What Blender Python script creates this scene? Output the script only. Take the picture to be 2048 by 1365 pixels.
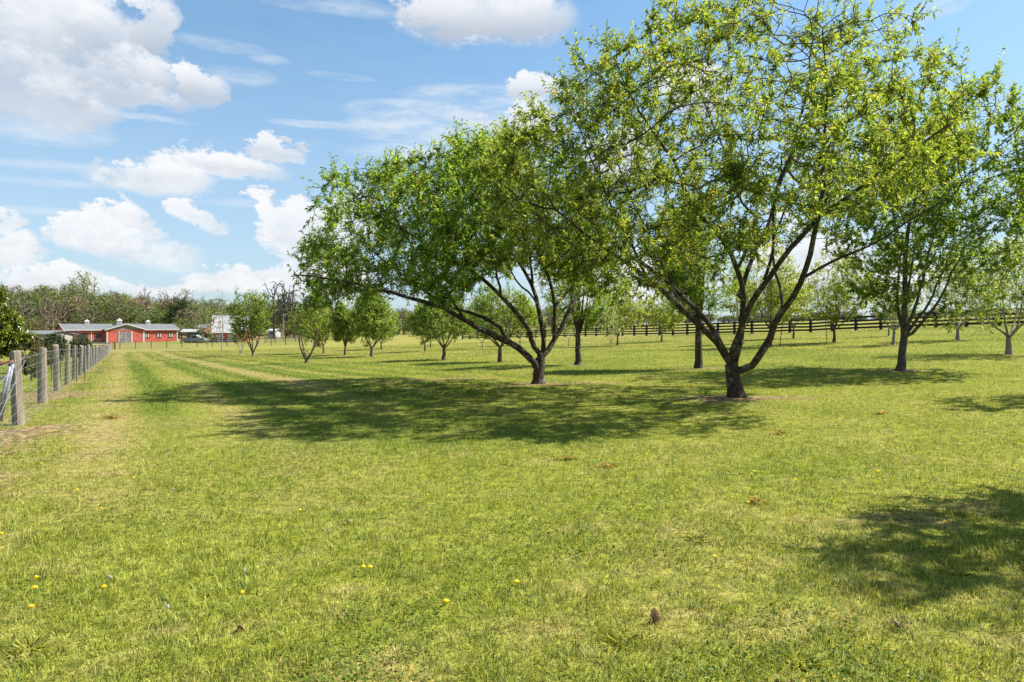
import bpy, math, random
import numpy as np
from mathutils import Vector
random.seed(7); rng = np.random.default_rng(7)
R = math.radians
for o in list(bpy.data.objects): bpy.data.objects.remove(o)
scene = bpy.context.scene
C = scene.collection

# ------------------------------------------------------------------ camera
F = 1365.3; HZ = 650.0; EYE = 1.6          # focal length in photo pixels, eye-level row, eye height
cam_d = bpy.data.cameras.new('camera'); cam = bpy.data.objects.new('camera', cam_d); C.objects.link(cam)
cam.location = (0, 0, EYE); cam.rotation_euler = (R(90), 0, 0)
cam_d.sensor_width = 36; cam_d.lens = 24; cam_d.shift_y = -32.5/2048
cam_d.clip_start = 0.05; cam_d.clip_end = 6000
scene.camera = cam

# ------------------------------------------------------------------ light
SUN = Vector((0.97, 0.21, 0.0)).normalized(); ELEV = R(48)
sd = (Vector((SUN.x*math.cos(ELEV), SUN.y*math.cos(ELEV), math.sin(ELEV))))
ld = bpy.data.lights.new('sun', 'SUN'); ld.energy = 5.0; ld.angle = R(0.53); ld.color = (1.0, 0.95, 0.86)
lo = bpy.data.objects.new('sun', ld); C.objects.link(lo)
lo.rotation_euler = sd.to_track_quat('Z', 'Y').to_euler(); lo.location = (60, -10, 60)
scene.view_settings.view_transform = 'Standard'; scene.view_settings.look = 'None'
scene.view_settings.gamma = 1; scene.view_settings.exposure = 1.15

# ------------------------------------------------------------------ world: Nishita sky with clouds laid out by compass direction
W = bpy.data.worlds.new('World'); scene.world = W; W.use_nodes = True
W.cycles.sampling_method = 'MANUAL'; W.cycles.sample_map_resolution = 256
nt = W.node_tree; nt.nodes.clear()
class NB:
    def __init__(s, nt): s.nt = nt
    def n(s, t, **kw):
        x = s.nt.nodes.new(t)
        for k, v in kw.items(): setattr(x, k, v)
        return x
    def put(s, sock, v):
        if isinstance(v, bpy.types.NodeSocket): s.nt.links.new(v, sock)
        elif v is not None: sock.default_value = v
    def m(s, op, a, b=None, c=None, clamp=False):
        x = s.n('ShaderNodeMath', operation=op, use_clamp=clamp)
        s.put(x.inputs[0], a); s.put(x.inputs[1], b)
        if c is not None: s.put(x.inputs[2], c)
        return x.outputs[0]
    def mix(s, f, a, b, mode='MIX'):
        x = s.n('ShaderNodeMix', data_type='RGBA', blend_type=mode)
        s.put(x.inputs['Factor'], f); s.put(x.inputs['A'], a); s.put(x.inputs['B'], b)
        return x.outputs['Result']
    def sstep(s, v, a, b, c=0.0, d=1.0):
        x = s.n('ShaderNodeMapRange', interpolation_type='SMOOTHSTEP')
        s.put(x.inputs[0], v); s.put(x.inputs[1], a); s.put(x.inputs[2], b); s.put(x.inputs[3], c); s.put(x.inputs[4], d)
        return x.outputs[0]
    def lin(s, v, a, b, c=0.0, d=1.0):
        x = s.n('ShaderNodeMapRange', clamp=True)
        s.put(x.inputs[0], v); s.put(x.inputs[1], a); s.put(x.inputs[2], b); s.put(x.inputs[3], c); s.put(x.inputs[4], d)
        return x.outputs[0]
    def noise(s, vec, scale, detail=4, rough=0.55, out=0, dist=0.0):
        x = s.n('ShaderNodeTexNoise'); s.put(x.inputs['Vector'], vec); x.inputs['Scale'].default_value = scale
        x.inputs['Detail'].default_value = detail; x.inputs['Roughness'].default_value = rough; x.inputs['Distortion'].default_value = dist
        return x.outputs[out]
b = NB(nt)
sky = b.n('ShaderNodeTexSky', sky_type='NISHITA', sun_disc=False)
sky.sun_elevation = ELEV; sky.sun_rotation = math.atan2(SUN.x, SUN.y); sky.air_density = 1.0; sky.dust_density = 0.6; sky.ozone_density = 1.6
tc = b.n('ShaderNodeTexCoord'); sep = b.n('ShaderNodeSeparateXYZ'); nt.links.new(tc.outputs['Generated'], sep.inputs[0])
X, Y, Z = sep.outputs
az = b.m('ARCTAN2', X, Y); el = b.m('ARCSINE', Z)
comb = b.n('ShaderNodeCombineXYZ'); b.put(comb.inputs[0], az); b.put(comb.inputs[1], b.m('MULTIPLY', el, 1.5))
vec = comb.outputs[0]
n1 = b.noise(vec, 6.0, 9, 0.66); n2 = b.noise(vec, 19.0, 8, 0.68); n3 = b.noise(vec, 2.6, 3, 0.5)
warp = b.m('ADD', b.m('MULTIPLY', b.m('SUBTRACT', n1, 0.5), 0.22), b.m('MULTIPLY', b.m('SUBTRACT', n2, 0.5), 0.09))
azw = b.m('ADD', az, warp); elw = b.m('SUBTRACT', el, b.m('MULTIPLY', warp, 0.55))
AZW, ELW = azw, elw
def azel(px, py):
    x = (px-1024)/F; z = (HZ-py)/F; return math.atan2(x, 1), math.atan2(z, math.hypot(1, x))
azt = b.m('ADD', az, b.m('MULTIPLY', warp, 0.3)); elt = b.m('SUBTRACT', el, b.m('MULTIPLY', warp, 0.07))
def blob(px, py, rx, ry, fine=False):
    azw, elw = (azt, elt) if fine else (AZW, ELW)
    a, e = azel(px, py); a2, _ = azel(px+rx, py); a1, _ = azel(px-rx, py); _, e2 = azel(px, py-ry); _, e1 = azel(px, py+ry)
    u = b.m('MULTIPLY', b.m('SUBTRACT', azw, a), 2/abs(a2-a1)); v = b.m('MULTIPLY', b.m('SUBTRACT', elw, e), 2/abs(e2-e1))
    return b.m('SUBTRACT', 1.0, b.m('ADD', b.m('MULTIPLY', u, u), b.m('MULTIPLY', v, v))), v
thick = [(110,45,215,78,1),(20,120,180,120,1),(230,140,130,60,1),(300,45,55,75,1),(395,170,55,38,.9),(120,205,120,55,.75),(250,185,130,30,.8),
 (200,472,88,42,1.1),(265,445,38,36,1.0),(30,500,75,40,.95),(0,440,40,30,.9),(385,428,34,17,.9),(630,475,100,72,1.5),(690,440,70,50,1.2),(700,400,40,35,1.0),
 (90,560,130,28,.9),(330,362,120,38,.62),(480,345,95,28,.66),(545,300,45,28,1.0),(570,272,22,10,.8),(420,560,90,34,1.15),(520,560,120,38,1.2),(640,560,120,50,1.2),
 (340,578,110,22,1.1),(300,500,90,32,.45),(930,30,130,62,.95),(1050,30,90,60,.95),(1075,180,60,32,.95),(1400,185,80,45,1.0),(1230,300,90,60,.8),(1040,245,80,50,.75),(2045,500,55,34,1.2),
 (1600,520,150,60,.8),(1850,560,120,40,.8),(1250,560,200,50,.9)]
thin = [(130,335,150,9,.55),(70,362,130,7,.4),(300,236,110,5,.5),(640,250,90,6,.6),(900,228,170,22,.9),(860,262,150,22,1),(830,308,120,14,.8),(960,190,140,16,.6),(980,275,120,30,.9),
 (560,412,150,7,.4),(1870,18,80,18,.45),(1822,55,30,8,.5),(440,90,90,10,.3),(690,155,60,6,.35),(680,15,150,14,.35),(90,262,130,22,.45),(60,420,120,7,.35),(480,150,70,14,.3),(540,120,40,8,.25)]
dens = None; vsh = None
for (px, py, rx, ry, k) in thick:
    g, v = blob(px, py, rx, ry); g = b.m('MULTIPLY', g, k)
    if dens is None: dens, vsh = g, b.m('MULTIPLY', b.m('MAXIMUM', g, 0.0), v); wsum = b.m('MAXIMUM', g, 0.0)
    else:
        gp = b.m('MAXIMUM', g, 0.0); dens = b.m('SMOOTH_MAX', dens, g, 0.2); vsh = b.m('MULTIPLY_ADD', gp, v, vsh); wsum = b.m('ADD', wsum, gp)
vsh = b.m('DIVIDE', vsh, b.m('MAXIMUM', wsum, 0.05))
dn = b.m('ADD', dens, b.m('ADD', b.m('MULTIPLY', b.m('SUBTRACT', n1, 0.5), 2.3), b.m('MULTIPLY', b.m('SUBTRACT', n2, 0.5), 1.7)))
cover = b.sstep(dn, -0.40, 0.50)
comb2 = b.n('ShaderNodeCombineXYZ'); b.put(comb2.inputs[0], az); b.put(comb2.inputs[1], b.m('MULTIPLY', el, 5.0)); nw = b.noise(comb2.outputs[0], 11.0, 6, 0.65)
wd = None
for (px, py, rx, ry, k) in thin:
    g, v = blob(px, py, rx*1.25, ry*1.5, True); g = b.m('MULTIPLY', b.m('MAXIMUM', g, 0.0), k)
    wd = g if wd is None else b.m('MAXIMUM', wd, g)
wisp = b.m('MULTIPLY', b.sstep(b.m('SQRT', wd), 0.0, 1.0), b.lin(nw, 0.36, 0.62, 0.12, 1.0))
# fair-weather cloud over the rest of the sky, outside the mapped part
away = b.sstep(Y, 0.55, 0.2); dn2 = b.m('MULTIPLY', b.sstep(b.m('ADD', n3, b.m('MULTIPLY', b.m('SUBTRACT', n1, 0.5), 0.4)), 0.52, 0.62), away)
cover = b.m('MULTIPLY', cover, b.lin(n1, .36, .58, .72, 1.0)); cover = b.m('MAXIMUM', cover, b.m('MULTIPLY', dn2, 0.8))
shade = b.m('ADD', b.m('MULTIPLY', vsh, 0.55), b.m('ADD', b.m('MULTIPLY', b.m('SUBTRACT', n1, 0.5), 2.0), b.m('MULTIPLY', b.m('SUBTRACT', n2, 0.5), 1.0)))
shade = b.sstep(shade, -0.45, 0.42)
lowbright = b.sstep(el, 0.35, 0.12)
shade = b.m('MAXIMUM', shade, b.m('MULTIPLY', lowbright, b.lin(n2, .35, .6, .55, 1.0)))
CL = 5.6
cloudc = b.mix(shade, (CL*0.555, CL*0.61, CL*0.70, 1), (CL*0.99, CL*1.0, CL*1.02, 1))
tint = b.n('ShaderNodeHueSaturation'); nt.links.new(sky.outputs[0], tint.inputs['Color']); tint.inputs['Saturation'].default_value = 1.0; tint.inputs['Value'].default_value = 1.0
skyc = b.mix(1.0, tint.outputs[0], b.mix(b.sstep(el, 0.0, 0.5), (0.84, 0.87, 1.03, 1), (0.86, 1.10, 1.12, 1)), 'MULTIPLY')
veil = b.m('ADD', b.sstep(el, 0.5, 0.0, 0.03, 0.62), b.m('MULTIPLY', b.m('SUBTRACT', nw, 0.5), 0.25), clamp=True)
skyc = b.mix(veil, skyc, (2.95, 4.1, 4.7, 1))
skyc = b.mix(b.m('MULTIPLY', wisp, 0.8), skyc, (4.6, 5.0, 5.4, 1))
final = b.mix(b.m('MULTIPLY', cover, 0.96), skyc, cloudc)
bg = b.n('ShaderNodeBackground'); nt.links.new(final, bg.inputs[0]); bg.inputs[1].default_value = 0.079
out = b.n('ShaderNodeOutputWorld'); nt.links.new(bg.outputs[0], out.inputs[0])

# ------------------------------------------------------------------ numpy helpers
def vnoise(x, y, s, seed=0):
    x = np.asarray(x, float)*s+seed*17.3; y = np.asarray(y, float)*s-seed*9.1
    xi = np.floor(x).astype(np.int64); yi = np.floor(y).astype(np.int64); fx = x-xi; fy = y-yi
    fx = fx*fx*(3-2*fx); fy = fy*fy*(3-2*fy)
    def h(a, c):
        n = (a*374761393 + c*668265263 + seed*144665) & 0x7fffffff
        n = ((n ^ (n >> 13))*1274126177) & 0x7fffffff
        return ((n ^ (n >> 16)) & 0xffff)/65535.0
    return (h(xi, yi)*(1-fx)+h(xi+1, yi)*fx)*(1-fy)+(h(xi, yi+1)*(1-fx)+h(xi+1, yi+1)*fx)*fy
def fbm(x, y, s, seed=0, o=4):
    v = 0; a = 0.5; t = 0
    for i in range(o): v = v+a*vnoise(x, y, s*2**i, seed+i); t += a; a *= 0.55
    return v/t
def ss(v, a, c): t = np.clip((v-a)/(c-a), 0, 1); return t*t*(3-2*t)

# terrain: thin-plate spline through surveyed points (x, depth, height)
cp = np.array([(0,0,0),(0,6,0),(5,6,.06),(-5,6,-.02),(-8,11,0),(-16,25,-.38),(-26.6,43.7,-.95),(-67,117,-2.6),(17,98,0),(32,76,.76),(43,58,1.6),
 (-98,157,-2.55),(-72,157,-2.5),(0,150,-.95),(107,150,3.7),(10,18,.2),(17,23,.42),(0,30,-.12),(0,60,-.45),(60,60,2.2),(-60,40,-1.6),(0,-30,0),(-40,-20,-.3),(40,-20,.8),(-120,100,-3.4),(60,160,1.6),(-35,150,-1.9)], float)
def U(r2): return np.where(r2 < 1e-9, 0, r2*np.log(np.maximum(r2, 1e-9)))
_n = len(cp); A_ = np.zeros((_n+3, _n+3))
A_[:_n, :_n] = U(((cp[:, None, :2]-cp[None, :, :2])**2).sum(2))+np.eye(_n)*40; A_[:_n, _n] = 1; A_[:_n, _n+1:] = cp[:, :2]; A_[_n:, :_n] = A_[:_n, _n:].T
w_ = np.linalg.solve(A_, np.r_[cp[:, 2], 0, 0, 0])
HP = np.array([-3000,-900,0,250,350,450,600,900,1250,1700,2400,5000.]); HH = np.array([9.5,9.5,9,8.5,7,4.5,3,2.5,1.5,1,1,1.])
def hgt(x, y):
    x = np.atleast_1d(np.asarray(x, float)); y = np.atleast_1d(np.asarray(y, float)); sh = x.shape; x = x.ravel(); y = y.ravel()
    r = np.hypot(x, y); k = np.where(r > 185, 185/np.maximum(r, 1), 1); xx, yy = x*k, y*k
    z = np.empty(len(x))
    for i in range(0, len(x), 100000):
        a, c = xx[i:i+100000], yy[i:i+100000]
        z[i:i+100000] = U((a[:, None]-cp[:, 0])**2+(c[:, None]-cp[:, 1])**2)@w_[:_n]+w_[_n]+w_[_n+1]*a+w_[_n+2]*c
    px = np.where(y > 1, 1024+x/np.maximum(y, 1)*F, np.where(x < 0, -3000, 5000))
    z = z+np.interp(px, HP, HH)*ss(r, 195, 360)
    z = z+(fbm(x, y, 0.25, 3, 2)-.5)*0.10*ss(r, 3, 12)+(fbm(x, y, 1.3, 5, 2)-.5)*0.03
    return z.reshape(sh)
def h1(x, y): return float(hgt([x], [y])[0])
def ground_px(px, py):
    d = np.concatenate([np.arange(1.5, 60, .05), np.arange(60, 400, .25)])
    z = EYE+(HZ-py)/F*d; g = hgt((px-1024)/F*d, d); i = np.argmax(z <= g)
    return Vector(((px-1024)/F*d[i], d[i], g[i]))
def P(px, py, d): return Vector(((px-1024)/F*d, d, EYE+(HZ-py)/F*d))

def mesh_np(name, V, tris=None, quads=None, mat=None, parent=None, attrs=None, cols=None, smooth=False, loc=None):
    V = np.asarray(V, np.float32)
    if loc is not None: V = V-np.array(loc, np.float32)
    me = bpy.data.meshes.new(name); me.vertices.add(len(V)); me.vertices.foreach_set('co', V.ravel())
    idx = []; st = []; p = 0
    if tris is not None and len(tris):
        t = np.asarray(tris, np.int32); idx.append(t.ravel()); st.append(p+np.arange(len(t))*3); p += t.size
    if quads is not None and len(quads):
        q = np.asarray(quads, np.int32); idx.append(q.ravel()); st.append(p+np.arange(len(q))*4); p += q.size
    idx = np.concatenate(idx); st = np.concatenate(st).astype(np.int32)
    me.loops.add(len(idx)); me.loops.foreach_set('vertex_index', idx)
    me.polygons.add(len(st)); me.polygons.foreach_set('loop_start', st)
    if smooth: me.polygons.foreach_set('use_smooth', np.ones(len(st), bool))
    for k, v in (attrs or {}).items():
        a = me.attributes.new(k, 'FLOAT', 'POINT'); a.data.foreach_set('value', np.asarray(v, np.float32))
    for k, v in (cols or {}).items():
        a = me.attributes.new(k, 'FLOAT_COLOR', 'POINT'); v = np.c_[v, np.ones(len(v))]; a.data.foreach_set('color', v.astype(np.float32).ravel())
    me.update(calc_edges=True)
    o = bpy.data.objects.new(name, me); C.objects.link(o)
    if mat: me.materials.append(mat)
    if parent is not None: o.parent = parent
    elif loc is not None: o.location = loc
    return o
def tag(o, label=None, cat=None, group=None, kind=None):
    if label: o['label'] = label
    if cat: o['category'] = cat
    if group: o['group'] = group
    if kind: o['kind'] = kind
    return o
def empty(name, loc, label, cat, group=None, rz=0):
    o = bpy.data.objects.new(name, None); C.objects.link(o); o.location = loc; o.rotation_euler[2] = rz; o.empty_display_size = .2
    return tag(o, label, cat, group)

class MB:                                   # collects boxes, prisms and tubes into one mesh
    def __init__(s): s.V = []; s.Fc = []
    def add(s, V, Fs):
        k = len(s.V); s.V += [tuple(v) for v in V]; s.Fc += [tuple(i+k for i in f) for f in Fs]; return s
    def box(s, x0, x1, y0, y1, z0, z1):
        return s.add([(x, y, z) for z in (z0, z1) for x, y in ((x0, y0), (x1, y0), (x1, y1), (x0, y1))],
                     [(0,3,2,1),(4,5,6,7),(0,1,5,4),(1,2,6,5),(2,3,7,6),(3,0,4,7)])
    def prism(s, pts, y0, y1):               # outline in x,z extruded along y
        n = len(pts); return s.add([(x, y0, z) for x, z in pts]+[(x, y1, z) for x, z in pts],
                     [tuple(range(n)), tuple(range(2*n-1, n-1, -1))]+[(i, i+n, (i+1) % n+n, (i+1) % n) for i in range(n)])
    def slab(s, quad, t):                    # a tilted board: 4 corners and a thickness vector
        t = Vector(t); q = [Vector(v) for v in quad]
        return s.add([tuple(v) for v in q]+[tuple(v+t) for v in q], [(0,3,2,1),(4,5,6,7),(0,1,5,4),(1,2,6,5),(2,3,7,6),(3,0,4,7)])
    def tube(s, a, c, r0, r1=None, n=8):
        a = Vector(a); c = Vector(c); r1 = r0 if r1 is None else r1; d = (c-a).normalized()
        u = d.cross(Vector((0, 0, 1)) if abs(d.z) < .9 else Vector((1, 0, 0))).normalized(); v = d.cross(u)
        ring = [a+(u*math.cos(t)+v*math.sin(t))*r0 for t in [2*math.pi*i/n for i in range(n)]]
        ring += [c+(u*math.cos(t)+v*math.sin(t))*r1 for t in [2*math.pi*i/n for i in range(n)]]
        return s.add(ring, [tuple(range(n))[::-1], tuple(range(n, 2*n))]+[(i, (i+1) % n, (i+1) % n+n, i+n) for i in range(n)])
    def path(s, pts, r, n=6):
        for p, q in zip(pts, pts[1:]): s.tube(p, q, r, r, n)
        return s
    def build(s, name, mat, parent=None, loc=None, smooth=False):
        me = bpy.data.meshes.new(name); V = s.V
        if loc is not None: V = [(v[0]-loc[0], v[1]-loc[1], v[2]-loc[2]) for v in V]
        me.from_pydata(V, [], s.Fc); me.materials.append(mat)
        if smooth: me.polygons.foreach_set('use_smooth', [True]*len(me.polygons))
        o = bpy.data.objects.new(name, me); C.objects.link(o)
        if parent is not None: o.parent = parent
        elif loc is not None: o.location = loc
        return o

# ------------------------------------------------------------------ materials
def newmat(name):
    m = bpy.data.materials.new(name); m.use_nodes = True; t = m.node_tree; t.nodes.clear(); k = NB(t)
    o = k.n('ShaderNodeOutputMaterial'); return m, k, o
def attr(k, name, out='Fac'):
    a = k.n('ShaderNodeAttribute'); a.attribute_name = name; return a.outputs[out]
def ramp(k, f, stops):
    x = k.n('ShaderNodeValToRGB'); k.put(x.inputs[0], f); e = x.color_ramp.elements
    while len(e) < len(stops): e.new(.5)
    for i, (p, c) in enumerate(stops): e[i].position = p; e[i].color = (*c, 1)
    return x.outputs[0]
def simple(name, col, rough=.7, var=.25, scale=6, metal=0, bump=0, aniso=None):
    m, k, o = newmat(name); p = k.n('ShaderNodeBsdfPrincipled'); tcn = k.n('ShaderNodeTexCoord'); v = tcn.outputs['Object']
    if aniso:
        mp = k.n('ShaderNodeMapping'); k.put(mp.inputs[0], v); mp.inputs['Scale'].default_value = aniso; v = mp.outputs[0]
    n = k.noise(v, scale, 5, .6)
    c = k.mix(k.lin(n, .3, .7), tuple(x*(1-var) for x in col)+(1,), tuple(min(1, x*(1+var)) for x in col)+(1,))
    k.put(p.inputs['Base Color'], c); p.inputs['Roughness'].default_value = rough; p.inputs['Metallic'].default_value = metal
    if bump:
        bp = k.n('ShaderNodeBump'); bp.inputs['Strength'].default_value = bump; bp.inputs['Distance'].default_value = .01; k.put(bp.inputs['Height'], n); k.nt.links.new(bp.outputs[0], p.inputs['Normal'])
    k.nt.links.new(p.outputs[0], o.inputs[0]); return m
def leafmat(name, stops, trans=.42, rough=.48, spec=.42):
    m, k, o = newmat(name); c = ramp(k, attr(k, 'tint'), stops)
    p = k.n('ShaderNodeBsdfPrincipled'); k.put(p.inputs['Base Color'], c); p.inputs['Roughness'].default_value = rough; p.inputs['Specular IOR Level'].default_value = spec
    t = k.n('ShaderNodeBsdfTranslucent'); k.put(t.inputs[0], c if 'dry' in name else k.mix(1.0, c, (1.9, 1.85, .75, 1), 'MULTIPLY'))
    mx = k.n('ShaderNodeMixShader'); mx.inputs[0].default_value = trans
    k.nt.links.new(p.outputs[0], mx.inputs[1]); k.nt.links.new(t.outputs[0], mx.inputs[2]); k.nt.links.new(mx.outputs[0], o.inputs[0]); return m
def barkmat(name, dark, light, lichen=.3, sc=1.0):
    m, k, o = newmat(name); tcn = k.n('ShaderNodeTexCoord'); v = tcn.outputs['Object']
    mp = k.n('ShaderNodeMapping'); k.put(mp.inputs[0], v); mp.inputs['Scale'].default_value = (1, 1, .35)
    n = k.noise(mp.outputs[0], 38*sc, 6, .7); l = k.noise(v, 5*sc, 6, .75)
    c = k.mix(k.lin(n, .35, .62), (*dark, 1), (*light, 1)); c = k.mix(k.m('MULTIPLY', k.sstep(l, .52, .62), lichen), c, (.34, .36, .27, 1))
    p = k.n('ShaderNodeBsdfPrincipled'); k.put(p.inputs['Base Color'], c); p.inputs['Roughness'].default_value = .9; p.inputs['Specular IOR Level'].default_value = .15
    bp = k.n('ShaderNodeBump'); bp.inputs['Strength'].default_value = .9; bp.inputs['Distance'].default_value = .03; k.put(bp.inputs['Height'], n); k.nt.links.new(bp.outputs[0], p.inputs['Normal'])
    k.nt.links.new(p.outputs[0], o.inputs[0]); return m

GREEN = [(0, (.030,.064,.014)), (.35, (.085,.158,.028)), (.72, (.178,.268,.052)), (.985, (.30,.38,.06)), (1, (.28,.24,.06))]
YELLG = [(0, (.032,.062,.010)), (.3, (.100,.158,.026)), (.7, (.225,.28,.052)), (.985, (.36,.41,.09)), (1, (.32,.25,.08))]
BRIGHT = [(0, (.035,.075,.008)), (.4, (.082,.148,.022)), (.8, (.165,.245,.040)), (1, (.29,.33,.07))]
PALE = [(0, (.06,.10,.02)), (.4, (.13,.19,.04)), (.75, (.22,.27,.08)), (.85, (.42,.42,.28)), (1, (.6,.57,.46))]
M = dict(
 leaf_green=leafmat('leaf_green', GREEN, .5), leaf_yellow=leafmat('leaf_yellow', YELLG, .46), leaf_bright=leafmat('leaf_bright', BRIGHT), leaf_pale=leafmat('leaf_pale', PALE),
 leaf_magnolia=leafmat('leaf_magnolia', [(0,(.03,.05,.008)),(.5,(.08,.12,.014)),(.8,(.22,.24,.03)),(1,(.35,.33,.08))], .2, .3, .5),
 leaf_dark=leafmat('leaf_dark', [(0,(.02,.04,.012)),(.6,(.06,.095,.025)),(1,(.12,.16,.04))], .2),
 leaf_brown=leafmat('leaf_brown', [(0,(.07,.055,.025)),(.5,(.14,.12,.05)),(.8,(.13,.16,.04)),(1,(.26,.18,.10))], .25),
 bark=barkmat('bark', (.014,.010,.008), (.095,.070,.050), .45), bark_grey=barkmat('bark_grey', (.035,.028,.022), (.15,.125,.10), .3),
 bark_pale=barkmat('bark_pale', (.14,.12,.10), (.34,.30,.25), .2),
 post=simple('weathered_post', (.20,.165,.13), .9, .45, 14, bump=.5, aniso=(1,1,.12)),
 oldpost=simple('dark_post', (.07,.06,.05), .9, .35, 10),
 wire=simple('galvanised_wire', (.34,.36,.38), .45, .15, 20, metal=.6), grey_board=simple('grey_board', (.24,.21,.18), .9, .3, 6),
 black_board=simple('black_board', (.010,.009,.009), .9, .4, 5), steel=simple('gate_steel', (.25,.27,.30), .5, .2, 8, metal=.3),
 rust=simple('rust', (.16,.065,.035), .9, .5, 30), black_metal=simple('black_metal', (.012,.012,.014), .5, .2, 9),
 green_metal=simple('green_metal', (.02,.045,.03), .6, .2, 9),
 red=simple('red_siding', (.42,.085,.058), .75, .22, 1.3), red_dark=simple('red_trim', (.42,.08,.05), .7, .15, 2), white=simple('white_trim', (.46,.45,.42), .85, .15, 3),
 metal_roof=simple('metal_roof', (.125,.13,.14), .85, .14, .9), white_roof=simple('white_roof', (.36,.36,.37), .8, .14, .8),
 grey_wood=simple('grey_wood', (.16,.15,.14), .9, .3, 3, aniso=(6,6,1)), dark_glass=simple('dark_glass', (.03,.035,.045), .15, .2, 3), frame_dark=simple('frame_dark', (.05,.035,.03), .7, .2, 4),
 shingle=simple('shingle', (.14,.14,.15), .9, .2, 4), cream=simple('cream_siding', (.26,.24,.21), .8, .1, 2), housewhite=simple('house_white', (.34,.34,.33), .7, .1, 2),
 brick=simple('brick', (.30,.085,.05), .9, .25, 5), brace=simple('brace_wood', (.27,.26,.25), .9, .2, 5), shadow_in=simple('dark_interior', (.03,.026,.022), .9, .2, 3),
 car_white=simple('car_white', (.30,.32,.35), .3, .05, 2), car_silver=simple('car_silver', (.2,.22,.25), .3, .05, 2), tyre=simple('tyre', (.015,.015,.015), .8, .2, 9),
 blue=simple('blue_tarp', (.08,.14,.30), .6, .2, 3),
 petal=simple('yellow_petal', (.88,.68,.01), .7, .1, 60), seedhead=simple('seed_head', (.55,.54,.50), .9, .15, 60), stem=simple('green_stem', (.10,.16,.04), .8, .2, 20),
 dry=leafmat('dry_leaf', [(0,(.50,.36,.28)),(1,(.50,.36,.28))], .35, .8, .1), hay=leafmat('dry_clippings', [(0,(.22,.18,.12)),(.5,(.42,.36,.25)),(1,(.58,.52,.40))], .35, .9, .05),
)
# far wood: colour per tree
def colmat(name, trans=.2):
    m, k, o = newmat(name); c = attr(k, 'col', 'Color')
    p = k.n('ShaderNodeBsdfPrincipled'); k.put(p.inputs['Base Color'], c); p.inputs['Roughness'].default_value = .85; p.inputs['Specular IOR Level'].default_value = .1
    t = k.n('ShaderNodeBsdfTranslucent'); k.put(t.inputs[0], c); mx = k.n('ShaderNodeMixShader'); mx.inputs[0].default_value = trans
    k.nt.links.new(p.outputs[0], mx.inputs[1]); k.nt.links.new(t.outputs[0], mx.inputs[2]); k.nt.links.new(mx.outputs[0], o.inputs[0]); return m
M['wood'] = colmat('wood_foliage')
# lawn: one colour rule for the sheet and the blades
def lawn(name, blade):
    m, k, o = newmat(name); g = k.n('ShaderNodeNewGeometry').outputs['Position']
    fine = k.noise(g, 9.0, 5, .7); mid = k.noise(g, .7, 4, .6); big = k.noise(g, .09, 3, .5)
    straw = attr(k, 'straw'); soil = attr(k, 'soil'); lush = attr(k, 'lush')
    c = k.mix(k.lin(mid, .32, .68), (.205,.235,.032,1), (.265,.288,.048,1))
    c = k.mix(k.m('MULTIPLY', k.lin(big, .35, .65), .3), c, (.31,.30,.075,1))
    c = k.mix(k.m('MULTIPLY', lush, .82, None, True), c, (.085,.155,.014,1))
    c = k.mix(k.m('MULTIPLY', straw, .8, None, True), c, (.37,.30,.14,1))
    c = k.mix(soil, c, k.mix(k.lin(fine, .4, .6), (.17,.105,.065,1), (.38,.265,.18,1)))
    if blade:
        t = attr(k, 'tint'); c = k.mix(1.0, c, ramp(k, t, [(0,(.30,.38,.28)),(.3,(.78,.88,.62)),(.65,(1.25,1.22,1.05)),(.86,(1.9,1.7,2.0)),(1,(2.5,1.95,3.0))]), 'MULTIPLY')
        p = k.n('ShaderNodeBsdfPrincipled'); k.put(p.inputs['Base Color'], c); p.inputs['Roughness'].default_value = .55; p.inputs['Specular IOR Level'].default_value = .3
        tr = k.n('ShaderNodeBsdfTranslucent'); k.put(tr.inputs[0], k.mix(1.0, c, (1.3,1.3,.7,1), 'MULTIPLY')); mx = k.n('ShaderNodeMixShader'); mx.inputs[0].default_value = .38
        k.nt.links.new(p.outputs[0], mx.inputs[1]); k.nt.links.new(tr.outputs[0], mx.inputs[2]); k.nt.links.new(mx.outputs[0], o.inputs[0])
    else:
        c = k.mix(1.0, c, k.mix(k.lin(fine, .35, .65), (.42,.42,.42,1), (1.1,1.05,.95,1)), 'MULTIPLY')
        # sheet colour darkened in flecks, painting in the shade between grass blades
        p = k.n('ShaderNodeBsdfPrincipled'); k.put(p.inputs['Base Color'], c); p.inputs['Roughness'].default_value = 1; p.inputs['Specular IOR Level'].default_value = .05
        bp = k.n('ShaderNodeBump'); bp.inputs['Strength'].default_value = .8; bp.inputs['Distance'].default_value = .05; k.put(bp.inputs['Height'], fine); k.nt.links.new(bp.outputs[0], p.inputs['Normal'])
        k.nt.links.new(p.outputs[0], o.inputs[0])
    return m
M['lawn'] = lawn('lawn_sheet', False); M['blades'] = lawn('grass_blades', True)

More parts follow.
